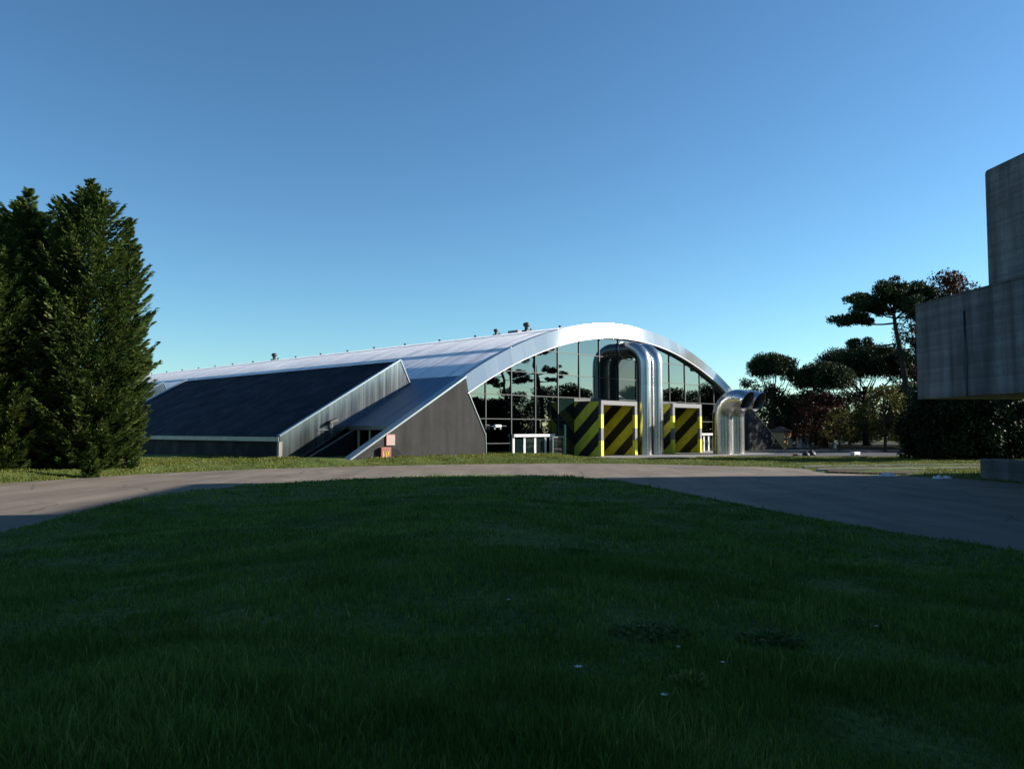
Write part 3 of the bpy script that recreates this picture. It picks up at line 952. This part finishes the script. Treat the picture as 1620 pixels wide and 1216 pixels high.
def clumps_mesh(centers, radii, n_per, lsize, tint0, flat=1.0, out=.5, up=.3, seed=0, aspect=.42):
    lv = Leaves()
    for c, r in zip(centers, radii):
        n = int(n_per*2.1*(r**1.6))+16
        d = unit(rng.normal(size=(n, 3)))
        rr = r*(.35+.78*rng.random(n)**.7)
        C = np.array(c)[None]+d*rr[:,None]*np.array([1, 1, flat])[None]
        st_ = rng.random(n) < .10
        C[st_] += d[st_]*np.array([1, 1, .7])*(r*.45*rng.random((st_.sum(), 1)))
        D = d*out+rng.normal(size=(n, 3))*.6+np.array([0, 0, up])
        tone = np.clip(tint0+rng.normal()*.16+rng.normal(size=n)*.15, 0, 1)
        s = lsize*(.65+.7*rng.random(n))
        lv.add(C, D, s, s*aspect*1.35, tone)
    return lv

def limb(mb, p, q, r0, r1, sag=0.0, n=5, wob=.05):
    p, q = Vector(p), Vector(q); L = (q-p).length
    pts = []
    for i in range(n+1):
        t = i/n
        c = p.lerp(q, t)
        c = c+Vector((random.gauss(0, wob*L*.3), random.gauss(0, wob*L*.3), sag*L*math.sin(math.pi*t)))*(1 if 0 < i < n else 0)
        pts.append(tuple(c))
    mb.tube(pts, [r0+(r1-r0)*i/n for i in range(n+1)], 6)

def umbrella_pine(loc, H, Rw, th, trunk_top, seed, label, lean=(0,0), ivy=False, lobes=(), nc=60, group=None, rz=0):
    global rng
    rng = np.random.default_rng(seed); random.seed(seed)
    e = empty("umbrella_pine", loc, rz); tag(e, label, "tree", group)
    mb = MB(); tt = Vector((lean[0], lean[1], trunk_top))
    r0 = .035*H+.06
    mb.tube([(0,0,-.2),(lean[0]*.3,lean[1]*.3,trunk_top*.4),(lean[0]*.8,lean[1]*.8,trunk_top*.8),tuple(tt)], [r0, r0*.8, r0*.7, r0*.6], 10)
    cs, rs = [], []
    base = H-th
    for k in range(nc):
        a = k*2.39996+rng.normal()*.25; q = math.sqrt((k+.5)/nc)
        x, y = lean[0]+Rw*q*math.cos(a), lean[1]+Rw*q*math.sin(a)
        r = (.13*Rw+.35+.3*rng.random())*(.85+.3*rng.random())
        und = base+.30*th*(1-q)+.25*rng.normal()                     # underside, higher near the trunk
        top = base+.30*th+(th*.70-r*.4)*math.sqrt(max(0, 1-(q*.96)**2.2))+.25*rng.normal()
        nl = 3 if q < .75 else 2
        for j in range(nl):
            z = top+(und-top)*j/(nl-.2)
            cs.append((x+rng.normal()*.25, y+rng.normal()*.25, z-r*.2)); rs.append(r)
        if k % 5 == 0 and q > .3: limb(mb, tt-Vector((0,0,(.05+.25*rng.random())*trunk_top)), (x*.85, y*.85, und+.2), .045*Rw*.4+.06, .03, -.10, wob=.09)
    for (x, y, z, r) in lobes:
        for j in range(6):
            cs.append((x+rng.normal()*r*.45, y+rng.normal()*r*.45, z+rng.normal()*r*.35)); rs.append(r*.55)
        limb(mb, tt*(.62), (x, y, z), .13, .04, -.1)
    mb.build("trunk", M['bark_dark'], e, True)
    clumps_mesh(cs, rs, 62, .34, .38, .80, seed=seed, up=.4, aspect=.34).build("crown", M['pine'], e)
    if ivy:
        ic = [(rng.normal()*.25, rng.normal()*.25, z) for z in np.linspace(.3, trunk_top+.4, 26)]
        clumps_mesh(ic, [.75]*26, 110, .26, .62, 1.0, seed=seed).build("ivy", M['leafdark'], e)
    return e

def broad_tree(name, loc, H, Rw, mat, seed, label, base=.12, group=None, nc=42, n_per=58, ls=.36, tint=.4, trunkr=None, cat="tree", shape=1.0, rz=0, sc=1):
    global rng
    rng = np.random.default_rng(seed); random.seed(seed)
    e = empty(name, loc, rz); tag(e, label, cat, group)
    mb = MB(); tr = trunkr or .022*H+.05
    mb.tube([(0,0,-.2),(.1,0,H*.25),(-.05,.1,H*.55),(0,0,H*.85)], [tr, tr*.8, tr*.5, .03], 8)
    cs, rs = [], []
    for k in range(nc):
        t = base+(1-base)*((k+.5)/nc)
        a = k*2.39996+rng.normal()*.4
        env = math.sin(math.pi*min(1, (.10+.90*(t-base)/(1-base))**.75*.97))**.6
        q = Rw*env*(.35+.62*rng.random()**.6)
        r = Rw*(.20+.14*rng.random())
        z = min(H*t, H-r*.6)
        cs.append((q*math.cos(a), q*math.sin(a), z)); rs.append(r)
        if k % 3 == 0: limb(mb, (0, 0, max(.1*H, z*.75-.2)), (q*math.cos(a), q*math.sin(a), z), .06*tr/.2+.02, .015, .05)
    mb.build("trunk", M['bark'], e, True)
    clumps_mesh(cs, rs, n_per, ls, tint, .85, seed=seed, up=.1).build("crown", M[mat], e)
    return e

def tall_pine(loc, seed, label, rz=0, S=1.0):
    """tall leaning pine with flat plates of needles"""
    global rng
    rng = np.random.default_rng(seed); random.seed(seed)
    e = empty("tall_pine", loc, rz); tag(e, label, "tree")
    mb = MB()
    tp = [(1.3,0,-.2),(1.1,.1,4),(.9,0,8),(.5,.1,11.5),(-.1,0,14.5),(-.25,.1,16.5),(-.1,0,18.5)]
    mb.tube(tp, [.42,.38,.34,.30,.24,.17,.05], 10)
    cs, rs = [], []
    # (azimuth, length, attach z, tip z, clumps)
    B_ = [(180,7.0,15.0,15.3,9),(200,6.0,16.0,16.6,8),(165,5.2,16.4,18.2,7),(20,5.5,15.6,16.9,8),(-20,5.0,16.3,18.3,7),(90,4.8,15.6,17.3,7),
          (270,5.0,15.4,17.0,7),(230,4.6,16.5,18.6,7),(320,4.2,16.6,18.7,6),(130,4.4,16.6,18.7,6),(50,4.2,16.7,18.9,6),(250,2.6,17.2,19.3,5),(70,2.6,17.2,19.4,5),(0,3.0,17.0,19.2,5),
          (185,6.3,12.6,12.3,4),(195,4.0,11.4,11.3,4),(10,4.0,11.8,12.6,5),(300,3.6,10.6,11.0,5)]
    for az, L, za, zt, n in B_:
        a = R(az); x0 = float(np.interp(za, [p[2] for p in tp], [p[0] for p in tp]))
        tip = (x0+L*math.cos(a), L*math.sin(a), zt)
        limb(mb, (x0, 0, za), tip, .13, .03, -.04)
        n = int(n*1.8)
        for j in range(n):
            t = .38+.64*rng.random()**.8 if za > 13 else .6+.42*rng.random()
            c = (x0+L*t*math.cos(a)+rng.normal()*.35, L*t*math.sin(a)+rng.normal()*.6, za+(zt-za)*t+.22+rng.normal()*.26)
            cs.append(c); rs.append((.42+.55*rng.random())*(1.0 if za > 13 else .7))
    mb.build("trunk", M['bark_dark'], e, True)
    clumps_mesh(cs, rs, 150, .36, .35, .60, seed=seed, up=.5, aspect=.28).build("crown", M['pine'], e)
    e.scale = (S, S, S)
    return e

# right hand grove, each tree by itself
umbrella_pine(on(42.2, 132), 14.9, 3.4, 3.4, 9.5, 21, "small umbrella pine with an ivy-clad trunk just right of the hall", ivy=True,
              lobes=[(-3.6,0,10.3,1.6),(-3.1,.5,8.8,1.5),(3.4,.3,12.3,1.4),(3.0,0,11.2,1.0)])
umbrella_pine(on(60.7, 140), 16.9, 7.7, 5.2, 10.2, 22, "broad umbrella pine with forked limbs showing sky, middle of the grove", nc=90, lean=(0,0))
umbrella_pine(on(49.0, 128), 12.9, 4.1, 3.6, 8.0, 23, "umbrella pine filling the gap between the ivy-clad pine and the broad one", nc=60)
tall_pine(on(54.5, 115), 24, "tall leaning pine with flat layered crown beside the concrete block", S=1.19)
broad_tree("copper_beech", on(66.0, 121), 26.2, 5.8, 'leafred', 25, "dark reddish tree whose top rises over the concrete block", nc=60, ls=.4, n_per=52)
broad_tree("dark_tree", on(67.1, 135), 22.6, 4.4, 'leafdark', 26, "dense dark tree directly behind the leaning pine's trunk", nc=50)
broad_tree("red_leaved_tree", on(46.0, 122), 8.0, 4.0, 'leafred', 27, "low reddish brown tree between the ivy-clad pine and the yellowing tree", nc=40)
broad_tree("yellowing_tree", on(46.5, 102), 8.2, 3.2, 'leafyellow', 28, "small yellowing tree under the broad umbrella pine", nc=34, n_per=40, ls=.38, base=.22)
broad_tree("yellowing_tree", on(42.8, 107), 5.6, 2.3, 'leafyellow', 29, "low olive tree at the left foot of the yellowing one", nc=24, n_per=40, ls=.36, base=.25)
d1 = broad_tree("dark_tree", on(44.0, 138), 9.5, 4.6, 'leafdark', 30, "dark round tree behind the ivy-clad pine", nc=44)
spots = [(52,140,1.0,"dark tree behind the reddish brown one"),(66,152,.75,"dark tree behind the broad umbrella pine's trunk"),(64,131,1.05,"dark tree behind the yellowing tree"),
         (60,116,.95,"dark tree right of the broad umbrella pine's trunk"),(56,106,.98,"dark tree below the layered crown of the leaning pine"),(68,118,1.1,"dark tree seen behind the big bush"),(53,152,.95,"farthest dark tree of the grove, at its left"),
         (71,104,1.1,"dark tree beyond the concrete block's left end"),(39.5,150,.7,"dark low tree showing past the end of the hall"),(62,150,1.0,"farthest dark tree of the grove, at its middle"),
         (45,149,.46,"low dark shrub far back, behind the ivy-clad pine"),(52,157,.5,"low dark shrub far back, behind the reddish brown tree"),(59,158,.5,"low dark shrub far back, left of the broad pine's trunk"),(66,158,.52,"low dark shrub far back, right of the broad pine's trunk"),
         (72,150,.52,"low dark shrub far back, behind the leaning pine's trunk"),(76,140,.55,"low dark shrub far back, left of the big bush"),(51,146,.86,"dark tree behind the gap between the reddish brown and the yellowing tree"),(69,143,.9,"dark tree behind the gap between the yellowing tree and the big bush")]
for i, (x, y, s, lab) in enumerate(spots):
    c = copy_tree(d1); c.location = on(x, y); c.rotation_euler = (0, 0, i*1.7+.4); c.scale = (s*1.08, s*1.08, s)
    tag(c, lab, "tree", "dark trees of the grove"); c.name = "dark_tree"
tag(d1, None, None, "dark trees of the grove")
# big bush under the block and its lighter neighbour
bb = broad_tree("big_bush", on(41.6, 76.0), 6.9, 4.6, 'bush', 31, "big dark rounded bush under the raised concrete block", base=.02, nc=80, n_per=105, ls=.34, cat="bush", tint=.3)
broad_tree("big_bush", on(46.9, 77.0), 6.6, 3.9, 'bush', 32, "dark bush behind the right half of the big one", base=.02, nc=64, n_per=100, ls=.34, cat="bush", tint=.3)
broad_tree("big_bush", on(40.0, 79.5), 5.0, 2.6, 'bush', 38, "lower dark bush at the left foot of the big one, behind the bench", base=.02, nc=44, n_per=100, ls=.32, cat="bush", tint=.3)
broad_tree("light_bush", on(49.5, 79.0), 4.6, 2.0, 'leafyellow', 33, "small sunlit yellow-green bush at the right edge under the block", base=.05, nc=22, n_per=48, ls=.3, cat="bush")
# park beyond the right edge: what the glass gable mirrors
mp = tall_pine(on(61, 84.6), 34, "tall pine to the right of the plaza, mirrored in the glass gable", rz=2.2, S=1.02)
mp2 = copy_tree(mp); mp2.name = "tall_pine"; mp2.location = on(66.5, 79.5); mp2.rotation_euler = (0, 0, .7); mp2.scale = (.93, .93, .93)
tag(mp2, "second, lower pine behind the mirrored tall pine, beyond the right edge")
d2 = broad_tree("dark_tree", on(72, 92), 11.0, 4.6, 'leafdark', 35, "dark park tree far right, mirrored in the glass", nc=46)
for i, (x, y, s) in enumerate([(80,82,.9),(66,97,.75),(78,106,1.0),(88,96,1.0),(92,80,.8),(84,70,.85),(96,110,1.1),(70,76,.62),(104,90,1.1),(76,64,.6),(90,118,1.0),(100,70,.9),(66,128,.9)]):
    c = copy_tree(d2); c.location = on(x, y); c.rotation_euler = (0, 0, i*2.1); c.scale = (s*1.1, s*1.1, s); c.name = "dark_tree"
    tag(c, "dark park tree beyond the right edge, mirrored in the glass", "tree", "park trees mirrored in the glass")
tag(d2, "dark park tree beyond the right edge, mirrored in the glass", "tree", "park trees mirrored in the glass")
# trees added behind and left of the viewer to block sky and darken shade
for i, (x, y, s) in enumerate([(-34,4,1.5),(-38,14,1.4),(-30,-9,1.6),(-20,-20,1.5),(-9,-26,1.5),(13,-25,1.5)]):
    c = copy_tree(d2); c.location = on(x, y); c.rotation_euler = (0, 0, i*1.3); c.scale = (s*1.2, s*1.2, s); c.name = "dark_tree"
    tag(c, "dark tree added behind the viewer to block sky light", "tree", "trees added behind the viewer to block sky light")
# orange shrub at the left edge
broad_tree("orange_shrub", on(-28.9, 44.0), 3.2, 1.3, 'orange', 36, "orange leaved shrub at the left edge in front of the spruces", base=.08, nc=22, n_per=46, ls=.24, cat="shrub")

# ------------------------------------------------------------------ small things in the background
k = empty("kiosk", on(40.9, 124.5), R(45)); tag(k, "small sunlit ochre and cream hut past the right end of the hall", "hut")
k.scale = (.8, .8, .8)
MB().box(-1.5, 1.5, -1.5, 1.5, 0, 3.0).build("wall", M['ochre'], k)
MB().box(-1.7, 1.7, -1.7, 1.7, 3.0, 3.2).add([(-1.7,-1.7,3.2),(1.7,-1.7,3.2),(1.7,1.7,3.2),(-1.7,1.7,3.2),(0,0,4.2)], [(0,1,4),(1,2,4),(2,3,4),(3,0,4)]).build("roof", M['tile'], k)
MB().box(.2, 1.3, -1.56, -1.50, .1, 2.5).build("door", M['cream'], k)
MB().box(1.5, 1.56, -1.0, .6, .9, 2.4).build("shutter", M['cream'], k)
b = empty("service_cabin", on(44.5, 125.0), R(20)); tag(b, "small pale blue-grey cabin in the shade under the grove", "cabin")
MB().box(-.75, .75, -.6, .6, 0, 2.0).build("cabin_body", simple("pale_blue_sheet", (.30,.36,.42), .5), b, bevel=.04)
MB().box(-.85, .85, -.7, .7, 2.0, 2.12).build("roof", M['cap'], b)
MB().box(.15, .65, -.65, -.60, .05, 1.8).build("door", M['white'], b)
MB().box(-.6, -.2, -.65, -.60, 1.0, 1.7).build("window", M['door_glass'], b)
b = empty("marker_post", on(47.2, 119.5), 0); tag(b, "slim white tapering post at the far side of the plaza", "post")
MB().tube([(0,0,0),(0,0,1.2),(0,0,1.9)], [.22,.15,.06], 8).build("post", M['white'], b, True)
MB().tube([(0,0,0),(0,0,.12)], [.32,.3], 10).build("post_foot", M['kerb'], b)
b = empty("concrete_bench", on(36.2, 86.3), R(40)); tag(b, "low white block bench on the edge of the plaza", "bench")
MB().box(-.62, .62, -.25, .25, .12, .42).build("seat", M['white'], b, bevel=.03)
for x in (-.45, .45): MB().box(x-.1, x+.1, -.2, .2, -.05, .12).build("leg", M['kerb'], b)
b = empty("road_barrier", on(29.6, 85.0), R(10)); tag(b, "small red and white traffic barrier lying at the plaza's left edge", "barrier")
MB().box(-.4, .0, -.12, .12, .0, .28).build("red_half", M['red'], b, bevel=.03)
MB().box(.003, .4, -.12, .12, .0, .28).build("white_half", M['white'], b, bevel=.03)
for i, (x, y, s, lab) in enumerate([(30.9, 86, 1.0, "dark bag on the plaza edge, right of the traffic barrier"), (32.0, 87.5, 1.25, "larger dark bag standing right of the other bag on the plaza edge")]):
    mb = MB(); random.seed(50+i)
    mb.tube([(0,0,0),(0,0,.12),(.03,0,.3),(.02,0,.42),(.06,0,.5)], [.26,.34,.28,.12,.10], 9)
    o = mb.build("dark_bag", M['black'], None, True); o.location = on(x, y); o.scale = (s*1.2, s, s)
    tag(o, lab, "bag")
lp = empty("street_lamp", on(40.9, 83.5), 0); tag(lp, "slim pale street lamp with a short side arm rising over the big bush", "street lamp")
MB().tube([(0,0,0),(0,0,3),(0,0,6.75)], [.09,.07,.05], 8).build("pole", M['grey_paint'], lp, True)
MB().bar((0,0,6.7), (.38,0,6.72), .05).build("arm", M['grey_paint'], lp)
MB().box(.30, .62, -.08, .08, 6.66, 6.75).build("lamp_head", M['cap'], lp, bevel=.02)
def crumpled(name, loc, sx, sy, sz, seed, label, cat):
    r_ = np.random.default_rng(seed); n = 9; V, Q = [], []
    for j in range(n):
        for i in range(n):
            x, y = i/(n-1)-.5, j/(n-1)-.5
            e_ = max(0, 1-4*(x*x+y*y))
            V.append((x*sx*(1+.3*r_.normal()*e_)+r_.normal()*.04*sx, y*sy+r_.normal()*.05*sy, sz*(e_**.5)*(.12+.95*r_.random()**1.5)+.012))
    for j in range(n-1):
        for i in range(n-1): Q.append((j*n+i, j*n+i+1, (j+1)*n+i+1, (j+1)*n+i))
    o = mesh_np(name, V, Q, mat=M['plastic']); o.location = loc
    return tag(o, label, cat)
crumpled("plastic_sheet", (22.4, 49.0, .012), 1.0, .8, .22, 1, "crumpled white plastic sheet at the road edge, nearer the grass", "plastic sheet")
crumpled("white_bag", (24.0, 46.2, .012), .48, .4, .26, 2, "left of two white bags at the road edge under the concrete block", "bag")
crumpled("white_bag", (24.65, 46.4, .012), .45, .4, .22, 3, "right of two white bags at the road edge under the concrete block", "bag")

# ------------------------------------------------------------------ grass
def grass_mat(name, c0, c1, c2):
    m = leaf_mat(name, c0, c1, .3, c2); return m
M['lawn'] = grass_mat("lawn_blades", (.046,.100,.014), (.120,.215,.036), (.28,.30,.09))
M['verge'] = grass_mat("verge_blades", (.075,.092,.018), (.145,.160,.034), (.26,.22,.07))
def blades(name, P, hgt, wid, tint, mat, label, lean=.45):
    n = len(P)
    z = height(P); base = np.column_stack([P, z-.01])
    a = rng.random(n)*2*np.pi
    dx = np.column_stack([np.cos(a), np.sin(a), np.zeros(n)])
    b = rng.random(n)*2*np.pi
    ln = np.column_stack([np.cos(b), np.sin(b), np.zeros(n)])*(hgt*lean*rng.random(n)**.8)[:,None]
    up = np.array([0, 0, 1.0])
    w = dx*wid[:,None]*.5
    mid = base+ln*.35+up*(hgt*.55)[:,None]
    tip = base+ln*1.25+up*(hgt*(1-.25*rng.random(n)))[:,None]
    V = np.stack([base-w, base+w, mid+w*.75, mid-w*.75, tip], 1).reshape(-1, 3)
    i = np.arange(n)*5
    Q = np.column_stack([i, i+1, i+2, i+3]); T = np.column_stack([i+3, i+2, i+4])
    o = mesh_np(name, V, Q, T, mat=mat, attr=np.clip(np.repeat(tint, 5), 0, 1))
    return tag(o, label, "grass", kind="stuff")
def vnoise(P, s, seed):
    r_ = np.random.default_rng(seed); g_ = r_.random((64, 64)); q = P/s
    i = np.floor(q).astype(int); f_ = q-i; f_ = f_*f_*(3-2*f_)
    a = g_[i[:,0]%64, i[:,1]%64]; b = g_[(i[:,0]+1)%64, i[:,1]%64]; c = g_[i[:,0]%64, (i[:,1]+1)%64]; d = g_[(i[:,0]+1)%64, (i[:,1]+1)%64]
    return (a*(1-f_[:,0])+b*f_[:,0])*(1-f_[:,1])+(c*(1-f_[:,0])+d*f_[:,0])*f_[:,1]
def sample_cone(n, y0, y1, k=.72, pw=1.0):
    y = y0+(y1-y0)*rng.random(n)**pw
    return np.column_stack([(rng.random(n)*2-1)*(k*y+1.0), y])
rng = np.random.default_rng(5)
PS, HS, WS, TS = [], [], [], []
for (n, y0, y1, h, w) in ((150000, 1.9, 7, .105, .0075), (120000, 6, 14, .10, .012), (110000, 13, 28, .10, .022), (90000, 26, 51, .11, .045)):
    Pp = sample_cone(n, y0, y1, pw=.75)
    q = vnoise(Pp, .55, 1)*.6+vnoise(Pp, 2.3, 2)*.4
    keep = inside(Pp, ISLAND) & (rng.random(n) < .35+1.1*q)
    Pp, q = Pp[keep], q[keep]; m_ = len(Pp)
    PS.append(Pp); HS.append(h*(.30+1.35*q**1.5)*(.5+.8*rng.random(m_)+.9*(rng.random(m_) < .05))); WS.append(w*(.7+.6*rng.random(m_)))
    t_ = .02+.55*vnoise(Pp, 1.1, 3)+.18*vnoise(Pp, .3, 8)+.20*rng.normal(size=m_); t_ += (rng.random(m_) < .03)*.4
    TS.append(t_)
# ragged fringe along the lawn's edge
ed = ISLAND[(ISLAND[:,1] > 12)]
for a_, b_ in zip(ISLAND, np.roll(ISLAND, -1, 0)):
    L = np.linalg.norm(b_-a_)
    if a_[1] < 12: continue
    n = int(L*130); t_ = rng.random(n)
    Pp = a_+(b_-a_)*t_[:,None]+rng.normal(size=(n, 2))*.14
    PS.append(Pp); HS.append(.07+.15*rng.random(n)**2); WS.append(np.full(n, .035)); TS.append(.25+.35*rng.random(n))
blades("lawn_grass", np.vstack(PS), np.concatenate(HS), np.concatenate(WS), np.concatenate(TS), M['lawn'], "dark shaded lawn grass filling the foreground")
# sunlit verge beyond the road
n = 230000
Pp = np.column_stack([rng.uniform(-42, 46, n), rng.uniform(30, 86, n)])
dF = polydist(Pp, FAR)
q = vnoise(Pp, 1.1, 4)
loc = (Pp - np.array([P0.x, P0.y])) @ np.array([[Bv.x, Av.x],[Bv.y, Av.y]])
hallin = (loc[:,1] > -.05) & (loc[:,0] > -17) | ((loc[:,1] > -10.2) & (loc[:,0] > 8.5))
soil = inside(Pp, [(21.6,58.4),(34,61),(35,57.0),(27.5,56),(21.0,55.2)]) | inside(Pp, [(20.9,54.3),(27,55.2),(26.2,51.5),(24.2,50.2),(22.6,50.6),(20.2,52.3)])
keep = ~inside(Pp, ROAD) & ~hallin & ~inside(Pp, pz) & (~soil | (rng.random(n) < .06)) & (rng.random(n) < .5+.8*q) & ((dF < 16) | (Pp[:,0] > 8))
Pp, q, dF = Pp[keep], q[keep], dF[keep]; m_ = len(Pp)
hh = (.06+.15*q)*(.6+.8*rng.random(m_)); hh *= np.where(Pp[:,0] < 8, 1.0, .7)
blades("verge_grass", Pp, hh, np.full(m_, .05)*(.7+.6*rng.random(m_)), .15+.55*vnoise(Pp, 2.2, 6)+.14*rng.normal(size=m_), M['verge'], "sunlit green grass verge between the road and the hall", .7)

# weeds and flowers in the lawn
def weed(loc, r, hz, n, ls, mat, seed, name, label, cat="plant", up=.5):
    global rng
    rng = np.random.default_rng(seed)
    a = rng.random(n)*2*np.pi; q = r*np.sqrt(rng.random(n))
    C = np.column_stack([q*np.cos(a)*1.25, q*np.sin(a)*.9, hz*(1-(q/r)**2*.6)*(.25+.75*rng.random(n))])
    D = np.column_stack([np.cos(a), np.sin(a), np.full(n, up)])+rng.normal(size=(n, 3))*.5
    e = empty(name, loc); tag(e, label, cat)
    lv = Leaves(); s = ls*(.6+.8*rng.random(n)); lv.add(C, D, s, s*.5, .2+.5*rng.random(n)); lv.build("foliage", M[mat], e)
    mb = MB()
    for k in range(14):
        j = rng.integers(n); mb.tube([(C[j,0]*.3, C[j,1]*.3, -.02), (C[j,0]*.7, C[j,1]*.7, C[j,2]*.6), tuple(C[j])], [.004,.003,.002], 4, False)
    mb.build("stem", M['bark'], e)
    return e
weed(on(1.22, 7.35), .30, .13, 420, .055, 'weed', 61, "clover_clump", "dark leafy clump in the lawn, left of the two side by side")
weed(on(2.32, 7.45), .25, .12, 320, .055, 'weed', 62, "clover_clump", "dark leafy clump in the lawn, right of the two side by side")
weed(on(3.70, 8.55), .24, .10, 240, .050, 'weed', 63, "clover_clump", "faint leafy clump farther out toward the road, at the right")
weed(on(1.22, 5.75), .11, .15, 90, .06, 'weedlight', 64, "pale_weed", "pale yellow-green weed in front of the leafy clumps", up=1.3)
def flower(x, y, h, s, label):
    e = empty("white_flower", on(x, y)); tag(e, label, "flower")
    MB().tube([(0,0,0),(.01,.01,h*.6),(.015,.0,h)], [.003,.0025,.002], 5).build("stem", M['weedlight'], e)
    mb = MB()
    for k in range(7):
        a = k*2*math.pi/7
        c, s_ = math.cos(a), math.sin(a)
        mb.add([(.015, 0, h), (.015+s*.5*c-s*.2*s_, s*.5*s_+s*.2*c, h+s*.25), (.015+s*c, s*s_, h+s*.35), (.015+s*.5*c+s*.2*s_, s*.5*s_-s*.2*c, h+s*.25)], [(0,1,2,3)])
    mb.build("petals", M['white'], e)
flower(.42, 5.45, .15, .034, "tallest white flower, left of the pale weed, nearest but one to the viewer")
flower(.92, 5.10, .11, .030, "white flower nearest the viewer, below the pale weed")
flower(1.28, 6.45, .13, .022, "tiny white flower just behind the pale weed")
flower(1.56, 6.20, .10, .022, "tiny white flower to the right of the pale weed")
flower(-.05, 8.2, .10, .024, "tiny white flower far left of the leafy clumps")
flower(3.55, 8.1, .10, .026, "tiny white flower beside the faint leafy clump")
